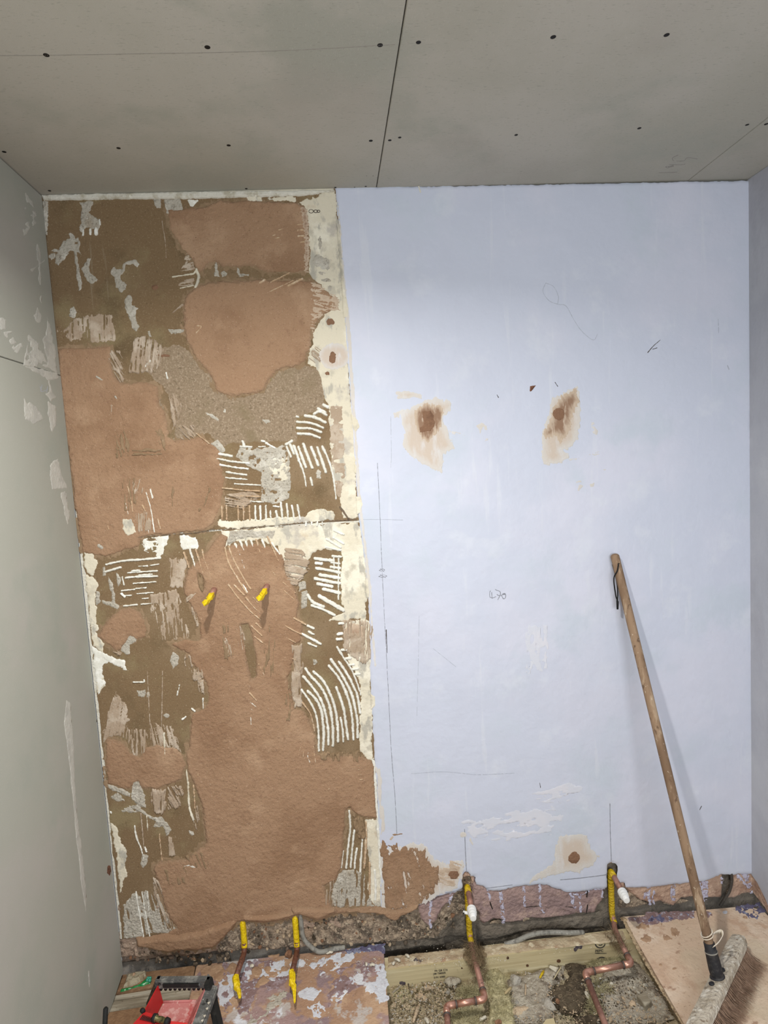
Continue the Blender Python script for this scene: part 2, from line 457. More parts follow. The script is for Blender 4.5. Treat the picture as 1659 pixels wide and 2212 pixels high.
mat('grey_soil', (162, 150, 130), [((180, 170, 150), 20, .46, .60), ((134, 120, 102), 34, .52, .64), ((198, 190, 172), 120, .58, .68, None, 3, .85), ((108, 96, 78), 70, .63, .73)], rough=1.0, bump=[(90, .8), (300, .6)])
mat('dark_soil', (96, 82, 62), [((74, 62, 46), 40, .44, .60), ((128, 110, 84), 90, .56, .66), ((172, 156, 124), 170, .63, .70, None, 3, .8)], rough=1.0, bump=[(110, 1.0), (320, .6)])
mat('insulation', (188, 176, 126), [((204, 192, 144), 30, .46, .60, (.5, 1, 1)), ((162, 148, 102), 60, .54, .66, (1, .5, 1)), ((214, 204, 160), 140, .58, .68)], rough=1.0, bump=[(120, .8), (400, .6)])
mat('stone_tan', (192, 166, 132), [((190, 168, 136), 60, .48, .64), ((142, 116, 88), 120, .56, .70)], rough=.95, bump=[(150, .5)])
mat('stone_grey', (168, 160, 146), [((168, 162, 150), 60, .48, .64), ((116, 108, 96), 120, .56, .70)], rough=.95, bump=[(150, .5)])
mat('stone_white', (206, 198, 178), [((184, 172, 148), 80, .52, .68)], rough=.9, bump=[(150, .4)])
mat('stone_brown', (146, 104, 72), [((120, 82, 56), 70, .48, .64)], rough=.95, bump=[(150, .5)])
mat('copper_bright', (206, 148, 124), [((178, 118, 94), 40, .50, .66), ((226, 176, 154), 90, .56, .70, None, 4, .7), ((120, 80, 64), 120, .64, .74, None, 4, .6)], rough=.36, metal=.7, spec=.5)
mat('copper_dull', (164, 116, 98), [((138, 94, 78), 30, .46, .62), ((184, 138, 118), 80, .56, .70), ((100, 72, 60), 120, .60, .72)], rough=.55, metal=.3)
mat('copper_brown', (118, 70, 48), [((92, 54, 38), 60, .46, .62), ((146, 92, 66), 110, .58, .70), ((184, 150, 124), 240, .70, .76)], rough=.5, metal=.25, spec=.5, bump=[(150, .3)])
mat('solder', (96, 86, 80), [((70, 62, 58), 200, .5, .65)], rough=.5, metal=.5)
mat('yellow_tape', (226, 196, 8), [((204, 168, 0), 90, .50, .64), ((238, 214, 50), 60, .58, .70), ((176, 140, 20), 160, .68, .75)], rough=.45, spec=.5, bump=[(120, .5)])
mat('yellow_wrap', (206, 174, 14), [((182, 146, 4), 70, .48, .62), ((224, 196, 40), 60, .58, .70), ((140, 108, 16), 160, .66, .75)], rough=.5, spec=.5, bump=[(60, .7, (1, 1, 3.5, .5, .4, 0))])
mat('white_plastic', (230, 230, 226), rough=.35, spec=.5)
mat('fibre', (138, 116, 82), [((108, 88, 60), 200, .48, .62), ((170, 148, 110), 260, .58, .70)], rough=1.0)
mat('cable_grey', (138, 135, 125), [((108, 105, 97), 60, .48, .62), ((176, 172, 162), 120, .58, .70)], rough=.6)
mat('cable_dark', (66, 60, 54), [((90, 84, 76), 90, .55, .7)], rough=.7)
mat('handle_wood', (148, 119, 90), [((124, 96, 70), 14, .44, .60, (1, 1, .12)), ((168, 142, 112), 40, .52, .64, (1, 1, .2)), ((108, 82, 60), 60, .58, .68, (1, 1, .5)), ((204, 188, 164), 130, .64, .71, (1, 1, .6), 3, .8)], rough=.75, bump=[(160, .2, (1, 1, .2))])
mat('head_wood', (190, 178, 158), [((164, 150, 128), 18, .44, .60, (1, 1, 1)), ((212, 204, 188), 40, .52, .64), ((134, 116, 94), 70, .58, .68), ((172, 144, 114), 9, .58, .70)], rough=.95, bump=[(90, .8)])
mat('black_rubber', (38, 38, 42), [((62, 60, 60), 60, .50, .66), ((110, 104, 96), 160, .66, .74, None, 3, .7)], rough=.6)
mat('bristle', (172, 138, 112), [((134, 104, 82), 60, .46, .62), ((196, 164, 138), 90, .58, .70)], rough=.7)
mat('bristle_core', (58, 42, 32), [((40, 29, 22), 90, .46, .62)], rough=.9, bump=[(250, .8)])
mat('rubber_band', (220, 208, 188), [((200, 184, 160), 60, .5, .66)], rough=.6)
mat('cord_black', (26, 25, 25), rough=.8)
mat('caddy_red', (186, 34, 36), [((204, 52, 52), 10, .46, .64), ((160, 24, 28), 24, .56, .70)], rough=.45, spec=.5)
mat('caddy_red_dusty', (206, 124, 120), [((190, 86, 84), 20, .48, .62), ((222, 164, 158), 50, .52, .64), ((230, 208, 194), 120, .60, .70, None, 5, .85)], rough=.85)
mat('caddy_black', (84, 84, 82), [((124, 123, 117), 26, .46, .60), ((142, 140, 132), 60, .55, .68, None, 5, .8), ((34, 34, 34), 40, .58, .7), ((190, 184, 170), 180, .64, .72, None, 3, .8)], rough=.75, bump=[(120, .3)])
mat('caddy_dark', (30, 31, 30), [((52, 50, 46), 40, .52, .7)], rough=.7)
mat('green_plastic', (18, 132, 62), [((10, 104, 46), 40, .48, .62), ((60, 170, 130), 60, .64, .72)], rough=.3, spec=.6)
mat('teal_bubble', (58, 156, 132), rough=.2, spec=.7)
mat('dusty_scrap', (176, 164, 136), [((150, 134, 104), 50, .46, .62), ((200, 190, 166), 90, .56, .7), ((132, 100, 70), 30, .60, .72)], rough=.95, bump=[(120, .6)])
mat('latch_olive', (110, 104, 58), [((60, 58, 40), 90, .5, .64), ((170, 164, 120), 120, .62, .72)], rough=.4, metal=.4)
mat('stamp_ink', (62, 58, 52), [((100, 92, 72), 260, .55, .66)], rough=.9)
mat('knot', (96, 62, 34), [((60, 40, 26), 200, .5, .64)], rough=.9)
mat('ink_stain', (74, 64, 72), [((110, 98, 88), 140, .50, .62)], rough=.9)
mat('render_wall', (190, 186, 176), [((180, 176, 168), 3, .45, .65)], rough=.9)
mat('floor_far', (150, 122, 94), [((134, 106, 80), 6, .45, .65)], rough=.9)
mat('window_white', (225, 225, 222), rough=.5)

# ------------------------------------------------------------------ the room shell
YB = -3.2     # rear wall, behind the photographer
ceiling = tag(empty('ceiling', (0, 0, CEIL)), 'grey plasterboard ceiling with dark screw holes and open board joints', kind='structure')
GAP = 0.0012
xj1, xj2 = 0.186, 1.168
cb = []
for x0, x1 in ((XL-.02, xj1-GAP), (xj1+GAP, xj2-GAP*.7), (xj2+GAP*.7, XR+.03)):
    b = box('ceiling_board', (x0, YB, CEIL), (x1, .03, CEIL+.0125), 'ceiling_board', None, .0012)
    cb.append(keep(b, ceiling))
keep(box('void_backing', (XL-.05, YB, CEIL+.014), (XR+.05, .05, CEIL+.03), 'dark_gap'), ceiling)

def screw_mesh():
    n = 14; vs = []; fs = []
    rings = [(1.0, 0.00012), (.86, 0.00045), (.62, 0.0003), (.34, 0.0001), (.16, 0.0004)]
    for r, h in rings:
        for k in range(n):
            a = 2*math.pi*k/n; vs.append((r*.0052*math.cos(a), r*.0052*math.sin(a), -h))
    for i in range(len(rings)-1):
        for k in range(n): fs.append((i*n+k, i*n+(k+1) % n, (i+1)*n+(k+1) % n, (i+1)*n+k))
    fs.append(tuple((len(rings)-1)*n+k for k in range(n)))
    return vs, fs
sv, sf = screw_mesh()
screw0 = None
def ceiling_screw(px, py, s=1.0):
    global screw0
    p = PZ(px, py, CEIL)
    if screw0 is None:
        o = mesh_obj('screw', sv, sf, 'screw_dark'); screw0 = o
    else:
        o = screw0.copy(); COL.objects.link(o)
    bd = cb[0] if p.x < xj1 else cb[1] if p.x < xj2 else cb[2]
    o.location = p; o.scale = (s, s, s)
    o.parent = bd; o.matrix_parent_inverse = bd.matrix_world.inverted()
    o.matrix_parent_inverse = Matrix.Identity(4)
    # board > screw: board vertices are in world space under the ceiling empty
    o.location = p
for x, y, s in ((100, 119, 1.1), (448, 102, 1.1), (821, 97.5, 1.1), (904, 91.5, 1), (1195, 80, 1.1), (1440, 75.5, 1.1), (9, 328, 1), (256, 320, 1), (494, 314, 1),
                (801, 304, 1), (842, 303, .9), (863.5, 297, .85), (1115, 291.5, .9), (1381, 277, 1), (1614, 269.5, .95), (1655, 268, 1), (107, 412, .9), (532, 407.5, .8),
                (724.5, 405, .7), (790, 402.5, .65), (766, 404.5, .4), (806, 380, .3), (792, 380, .25)):
    ceiling_screw(x, y, s)
for b in cb: b.update_tag()

# pencil notes on the ceiling boards
def cstroke(pts, w, m='ceiling_pencil', nm='pencil_mark', par=None):
    o = patch(None, nm, m, None, step=.9, edge=((.15, 3, 3, 0),), th=.1, feather=.5, base=.15, smap=ceil_map, line=(pts, w, w))
    if o: keep(o, par or cb[1]); o.parent = par or cb[1]; o.matrix_parent_inverse = Matrix.Identity(4)
    return o
zV = zc(1400, 310, 6.405)
cstroke(zV([(150, 405), (250, 402), (400, 395)]), 1.3)
cstroke(zV([(350, 318), (345, 300), (310, 310), (240, 322), (270, 335), (330, 320), (350, 316)]), 1.3)
cstroke(zV([(290, 288), (360, 292), (440, 296), (510, 285)]), 1.3)
cstroke(zV([(415, 160), (350, 190), (335, 215), (350, 240)]), 1.6)
cstroke(zV([(395, 242), (460, 242), (505, 234), (525, 208), (560, 195), (640, 205), (682, 213)]), 1.3)
cstroke([(0, 120), (120, 119), (300, 116), (480, 113), (660, 107), (852, 96)], 1.5, par=cb[0])

# side walls --------------------------------------------------------
wl = tag(empty('wall_left', (XL, 0, 0)), 'grey plasterboard side wall with smeared filler near the corner', kind='structure')
def child(o, p):
    o.parent = p; o.matrix_parent_inverse = Matrix.Translation(-p.location); return o
zseam = float(on_x(60, 789, XL)[2])
child(box('plasterboard', (XL-.0125, YB, zseam+.0012), (XL, -.004, CEIL-.003), 'grey_board', None, .0012), wl)
lowb = prism('plasterboard', [(XL, -.004, zseam-.0012), (XL, -.004, .02), (XL, -.10, .005), (XL, -.17, .004), (XL, YB, .004), (XL, YB, zseam-.0012)], (-.0125, 0, 0), 'grey_board')
child(lowb, wl)
child(box('batten_backing', (XL-.06, YB, 0), (XL-.014, .02, CEIL), 'dark_gap'), wl)
def lpatch(poly, m='board_filler', edge=((2.0, 10, 22, 0), (1.5, 5, 9, 0)), th=.5, step=1.6, gap=None, nm='filler_smear', line=None):
    o = patch(None, nm, m, poly, step=step, edge=edge, th=th, feather=2, smap=left_map, gap=gap, line=line, base=.05)
    if o: child(o, wl)
zL = zc(0, 330, 3.88); zL2 = zc(0, 1750, 4.1475)
lpatch(zL([(215, 340), (260, 400), (300, 480), (310, 560), (260, 640), (200, 700), (190, 640), (240, 560), (210, 480), (225, 420)]), gap=(-.1, 10, 16, -50, 8))
lpatch(zL([(305, 745), (330, 800), (345, 900), (350, 1000), (340, 1100), (325, 1050), (315, 900)]))
lpatch(zL([(260, 980), (400, 875), (395, 890), (270, 990)]))
lpatch(zL([(345, 1200), (355, 1260), (340, 1280), (335, 1230)]))
lpatch(zL([(320, 1290), (350, 1370), (340, 1420), (290, 1420), (280, 1370)]))
lpatch(zL([(395, 1360), (430, 1500), (470, 1700), (470, 1840), (400, 1790), (360, 1560), (380, 1530)]))
lpatch(zL([(240, 1520), (330, 1600), (370, 1700), (420, 1800), (330, 1790), (200, 1780), (220, 1640)]), gap=(-.25, 12, 20, 0, 8))
lpatch(zL([(120, 1500), (190, 1620), (140, 1680), (60, 1560), (30, 1500)]), gap=(0, 10, 14, 40, 8))
lpatch(zL([(0, 1380), (45, 1400), (45, 1470), (0, 1490)]))
lpatch(zL([(190, 1780), (300, 1800), (480, 1850), (490, 1890), (400, 1910), (330, 1850), (210, 1800)]))
lpatch(zL([(410, 1900), (440, 2000), (480, 2050), (430, 2080), (370, 2020), (410, 2000)]))
lpatch(zL([(205, 2060), (250, 2140), (300, 2212), (210, 2212)]))
lpatch(zL([(410, 2090), (465, 2130), (460, 2212), (400, 2212)]))
lpatch([(63, 868), (80, 880), (92, 905), (75, 918), (55, 905), (53, 880)])
lpatch([(104, 868), (120, 880), (121, 918), (112, 930), (104, 900)])
lpatch([(107, 1005), (125, 990), (135, 1030), (146, 1054), (112, 1060)])
lpatch([(130, 1065), (140, 1060), (150, 1115), (146, 1135)])
lpatch([(142, 1510), (152, 1520), (158, 1600), (162, 1700), (172, 1800), (186, 1920), (186, 1978), (174, 1900), (160, 1760), (148, 1640), (138, 1560)], edge=((1.5, 8, 30, 0),))
lpatch(zL2([(790, 1440), (803, 1440), (808, 1560), (800, 1620), (793, 1560)]), edge=((.6, 8, 30, 0),))
lpatch(zL2([(965, 510), (985, 505), (997, 550), (985, 610), (965, 560)]), m='rust_mark', nm='rust_stain')
for pts in ([(335, 1960), (350, 1990)], [(352, 1945), (345, 2000), (400, 1985)], [(400, 1960), (390, 2010)]):
    lpatch(None, m='pencil_soft', line=(zL(pts), 1.2, 1.0), step=.9, edge=((.1, 3, 3, 0),), th=.1, nm='pencil_mark')
lpatch(None, m='dark_mark', line=([(206, 1160+0), (204, 1330), (212, 1470), (209, 1560)], 1.0, 1.0), step=1, edge=((.3, 3, 3, 0),), th=.1, nm='scratch_line')

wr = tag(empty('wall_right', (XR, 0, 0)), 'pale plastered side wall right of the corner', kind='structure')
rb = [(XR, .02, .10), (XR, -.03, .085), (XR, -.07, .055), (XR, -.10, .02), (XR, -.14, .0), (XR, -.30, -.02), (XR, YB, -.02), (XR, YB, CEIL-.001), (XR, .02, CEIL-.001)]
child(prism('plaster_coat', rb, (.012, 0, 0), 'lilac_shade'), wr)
rs = [(XR+.006, .02, .30), (XR+.006, .02, .03), (XR+.006, -.06, .015), (XR+.006, -.10, -.015), (XR+.006, -.12, -.06), (XR+.006, -.4, -.1), (XR+.006, -.4, .3)]
child(prism('render_slab', rs, (.02, 0, 0), 'tan_render'), wr)
child(box('masonry', (XR+.028, YB, -.3), (XR+.12, .02, CEIL), 'concrete_dark'), wr)

# rear wall with the window that lets the daylight in, behind the photographer
wrear = tag(empty('wall_rear', (0, YB, 0)), 'plastered wall behind the photographer with a window opening', kind='structure')
wx0, wx1, wz0, wz1 = -.32, 1.22, .88, 2.22
for lo, hi in (((XL-.1, YB-.1, -.3), (wx0, YB, CEIL)), ((wx1, YB-.1, -.3), (XR+.1, YB, CEIL)), ((wx0, YB-.1, -.3), (wx1, YB, wz0)), ((wx0, YB-.1, wz1), (wx1, YB, CEIL))):
    child(box('wall_panel', lo, hi, 'render_wall'), wrear)
win = tag(empty('window_1', (wx0, YB, wz0)), 'white framed window behind the photographer', kind='structure')
for lo, hi in (((wx0, YB-.06, wz0), (wx0+.05, YB-.01, wz1)), ((wx1-.05, YB-.06, wz0), (wx1, YB-.01, wz1)), ((wx0+.05, YB-.06, wz0), (wx1-.05, YB-.01, wz0+.05)), ((wx0+.05, YB-.06, wz1-.05), (wx1-.05, YB-.01, wz1))):
    child(box('window_frame', lo, hi, 'window_white'), win)

# ------------------------------------------------------------------ the back wall
wb = tag(empty('wall_back', (0, 0, 0)), 'stripped back wall, brown board left and pale lilac plaster right', kind='structure')
# masonry behind everything, with a rough face at the foot of the wall
def masonry():
    gx = np.arange(255, 1665, 3.0); gy = np.arange(1840, 2125, 3.0)
    X, Y = np.meshgrid(gx, gy)
    rough = np.clip((1010-X)/60, 0, 1)*np.clip((2078-(X-300)*.055-Y)/14, -.3, 1)
    rough = np.maximum(rough, np.clip((X-1340)/20, 0, 1)*np.clip((1600-X)/20, 0, 1)*.25)
    h = -.018 + rough*(.004+.005*fbm(X, Y, 60, 34, -4, 5)+.0035*fbm(X, Y, 14, 12, 0, 9)) + .0015*fbm(X, Y, 22, 16, -4, 2)
    h += .008*np.clip((985-X)/40, 0, 1)
    h += .004*np.clip((480-X)/20, 0, 1)*fbm(X, Y, 40, 26, -5, 31)
    # foot of the wall steps back under the ragged render
    h -= .030*np.clip((Y-(2071-(X-300)*.060))/7, 0, 1)*np.clip((1010-X)/50, 0, 1)
    V = wall_map(X, Y, h)
    ny, nx = X.shape
    I = np.arange(ny*nx).reshape(ny, nx)
    fc = np.stack([I[1:, :-1], I[1:, 1:], I[:-1, 1:], I[:-1, :-1]], -1)
    cxm = (X[:-1, :-1]+1.5); cym = Y[:-1, :-1]+1.5
    n1 = fbm(cxm, cym, 30, 18, 0, 21)
    left = cxm+n1*14 < 985-(cym-1990)*1.3
    low = cym+n1*5 > 2062-(cxm-300)*.058
    lo_left = (cxm < 700) & low & (cxm > 420)
    mi = np.where(left & ~((cxm > 820) & (cym > 2035)), 0, 1)
    mi = np.where((cxm < 470) & left, 2, mi)
    verts = V.reshape(-1, 3)
    me = mesh_obj('masonry', verts, fc.reshape(-1, 4), 'rubble', wb, True)
    me.data.materials.append(MATS['concrete_dark']); me.data.materials.append(MATS['rubble_pink'])
    me.data.polygons.foreach_set('material_index', mi.reshape(-1).astype(np.int32))
    return me
mas = masonry()
box('wall_core', (XL-.02, .045, -.3), (XR+.03, .16, CEIL), 'concrete_dark', wb)
# pit side under the masonry
prism('footing', [(XL-.02, .035, -.3), (XR, .035, -.3), (XR, .035, .02), (XL-.02, .035, .02)], (0, .02, 0), 'concrete_dark', wb)

# two brown plasterboards, faces stripped
BU = patch(wb, 'plasterboard', 'board_paper', [(88, 418), (400, 410), (800, 405), (815, 700), (830, 1120), (780, 1124), (560, 1137), (320, 1155), (176, 1164), (150, 990)], step=5, edge=(), th=.3, feather=1, relief=((.12, 60, 60, 0),), base=-.4)
BL = patch(wb, 'plasterboard', 'board_paper', [(176, 1167), (320, 1158), (560, 1140), (780, 1127), (830, 1123), (850, 1500), (860, 1960), (800, 1962), (705, 1976), (600, 1985), (500, 1995), (420, 2015), (330, 2022), (265, 2028), (240, 1800), (205, 1450)], step=5, edge=((2, 20, 20, 0),), th=.3, feather=1, relief=((.12, 60, 60, 0),), base=-.4)
prism('board_core', [(XL, .001, .13), (XL, .001, CEIL), (.25, .001, CEIL), (.25, .001, .18)], (0, .012, 0), 'gypsum_edge', wb)

# pale lilac plaster coat on the right, ragged foot, two chases for the pipes
coat_poly = [(724, 404), (1000, 402), (1622, 390), (1622, 900), (1626, 1500), (1632, 1888), (1600, 1886), (1577, 1890)] + zN([(1130, 250), (960, 330), (760, 340), (500, 380), (300, 400), (200, 395), (60, 400), (50, 345), (0, 340)]) + \
    [(1334, 1908), (1333, 1868), (1322, 1860), (1311, 1867), (1311, 1918)] + zM([(1480, 305), (1380, 305), (1300, 330), (1190, 340), (1050, 345), (990, 315), (930, 305), (850, 265), (760, 262), (600, 268), (450, 298), (330, 328), (230, 328), (170, 318), (120, 275), (45, 262), (35, 170), (0, 170)]) + \
    [(1017, 1892), (1010, 1883), (1003, 1884), (1000, 1893), (998, 1918), (985, 1926), (970, 1930), (945, 1936), (925, 1946), (905, 1955), (880, 1975), (845, 1982), (822, 1965), (818, 1800), (810, 1650), (800, 1480), (796, 1300), (783, 1180), (774, 1110), (764, 960), (752, 800), (742, 660), (733, 500)]
coat = patch(wb, 'plaster_coat', 'lilac_paint', coat_poly, step=4, edge=((1.3, 14, 14, 0), (.8, 5, 5, 0)), th=3.2, feather=3, relief=((.25, 200, 260, 0),))
CO = 3.5   # mm, face of the lilac coat

# ------------------------------------------------------------------ layers on the stripped boards
SOFT = ((2.2, 14, 14, 0), (1.3, 5, 5, 0))
RAG = ((2.6, 16, 16, 0), (2.0, 6, 6, 0), (1.0, 3, 3, 0))
def brd(poly):
    ys = [p[1] for p in poly]; xs = [p[0] for p in poly]
    return BU if sum(ys)/len(ys) < 1148-(sum(xs)/len(xs)-400)*.05 else BL
def L(nm, m, poly, th=1.0, edge=RAG, **k):
    k.setdefault('step', 1.8)
    return patch(brd(poly), nm, m, poly, th=th, edge=edge, **k)

# rough paper left between the plaster patches
L('torn_paper', 'fuzzy_paper', [(385, 745), (417, 768), (454, 806), (470, 846), (512, 860), (570, 845), (600, 800), (650, 788), (684, 796), (697, 822), (700, 850), (698, 882), (684, 886), (660, 896), (640, 900), (640, 955), (610, 952), (560, 955), (500, 957), (480, 965), (450, 935), (425, 938), (400, 946), (375, 948), (382, 910), (372, 870), (350, 832), (310, 800), (300, 775), (340, 750)], th=.5, step=2.5)
L('torn_paper', 'fuzzy_paper', zC([(1060, 300), (1140, 560), (1130, 850), (1100, 880), (1060, 700)]), th=.5)

# cream skim along the joint with the lilac plaster
L('skim_strip', 'cream_skim', [(648, 437), (664, 428), (689, 428), (690, 420), (724, 412), (731, 484), (739, 592), (749, 719), (752, 795), (758, 876), (767, 949), (770, 1069), (775, 1119), (743, 1119), (736, 1090), (729, 1060), (719, 1021), (713, 968), (712, 925), (710, 876), (700, 860), (698, 840), (695, 816), (683, 794), (664, 786), (670, 755), (676, 740), (676, 720), (686, 700), (698, 684), (708, 650), (690, 612), (664, 592), (668, 545), (664, 470), (656, 446)], th=1.2, step=2)
L('skim_strip', 'cream_skim', [(476, 1146), (560, 1142), (660, 1133), (774, 1128), (780, 1150), (790, 1212), (797, 1257), (797, 1292), (790, 1303), (790, 1337), (763, 1337), (740, 1340), (712, 1340), (727, 1330), (745, 1322), (738, 1300), (736, 1240), (738, 1189), (700, 1186), (672, 1194), (660, 1230), (642, 1260), (626, 1240), (612, 1210), (600, 1180), (560, 1166), (500, 1172), (482, 1186)], th=1.2, step=2)
L('skim_strip', 'cream_skim', [(740, 1340), (790, 1338), (807, 1349), (807, 1427), (800, 1441), (800, 1500), (812, 1505), (812, 1522), (804, 1542), (804, 1610), (808, 1645), (792, 1640), (778, 1625), (775, 1597), (780, 1540), (782, 1500), (776, 1470), (768, 1450), (752, 1430), (744, 1395)], th=1.2, step=2)
L('skim_strip', 'cream_skim', [(790, 1770), (817, 1768), (822, 1812), (826, 1900), (829, 1957), (812, 1958), (800, 1940), (795, 1900), (800, 1880), (792, 1830)], th=1.2)
L('skim_patch', 'cream_skim', zB([(505, 138), (650, 133), (658, 178), (600, 182), (560, 178), (530, 165)]), th=1.3)
L('skim_patch', 'cream_skim', zB([(700, 145), (800, 140), (900, 135), (945, 140), (965, 185), (850, 178), (760, 180), (720, 170)]), th=1.3)
L('skim_patch', 'white_adhesive', zB([(30, 165), (125, 165), (65, 240), (45, 215)]), th=1.3)
L('skim_patch', 'cream_skim', zD([(150, 1470), (180, 1420), (400, 1430), (560, 1415), (700, 1395), (950, 1390), (1000, 1340), (1100, 1320), (1200, 1350), (1215, 1425), (1000, 1440), (600, 1478), (300, 1505)]), th=1.3)
L('skim_patch', 'cream_skim', zD([(600, 880), (700, 860), (790, 850), (815, 960), (810, 1060), (740, 1090), (690, 1030), (610, 1000)]), th=1.7, gap=(-.35, 10, 10, 0, 8))
L('skim_patch', 'cream_skim', zE([(450, 0), (540, 0), (590, 80), (605, 150), (500, 182), (450, 110)]), th=3.9, edge=SOFT)
L('skim_patch', 'white_adhesive', zE([(640, 205), (915, 185), (905, 260), (870, 330), (830, 395), (790, 385), (805, 345), (650, 335), (690, 320), (660, 270)]), th=1.4, gap=(-.42, 9, 12, 90, 8))
L('skim_patch', 'white_adhesive', zE([(1045, 178), (1120, 180), (1200, 190), (1225, 270), (1215, 300), (1130, 322), (1060, 335), (1040, 230)]), th=1.4)
L('skim_patch', 'cream_skim', zE([(60, 350), (150, 360), (185, 440), (172, 560), (110, 590), (60, 500)]), th=1.3)
L('skim_patch', 'cream_skim', zE([(60, 570), (150, 600), (208, 680), (172, 760), (182, 900), (172, 1080), (222, 1120), (180, 1160), (262, 1280), (240, 1360), (140, 1300), (100, 900)]), th=1.3)
L('skim_patch', 'white_adhesive', zE([(140, 1310), (270, 1380), (330, 1420), (280, 1475), (250, 1505), (242, 1570), (272, 1680), (205, 1795), (170, 1650)]), th=1.4)
L('skim_patch', 'white_adhesive', zE([(240, 1372), (380, 1432), (470, 1462), (497, 1562), (430, 1530), (360, 1495), (260, 1440)]), th=1.7)
L('skim_patch', 'cream_skim', zG([(130, 20), (180, 35), (218, 65), (222, 130), (160, 215), (140, 225)]), th=1.3)
L('skim_patch', 'cream_skim', zG([(285, 1560), (340, 1590), (362, 1610), (368, 1690), (430, 1800), (442, 1890), (360, 1890), (310, 1800)]), th=1.3)
L('skim_patch', 'cream_skim', zJ([(125, 330), (150, 312), (200, 330), (208, 420), (190, 450), (215, 550), (182, 560), (180, 640), (150, 690), (135, 500)]), th=1.3)
L('skim_patch', 'white_adhesive', zG([(265, 1440), (325, 1408), (322, 1440), (290, 1470), (285, 1490)]), th=1.3)

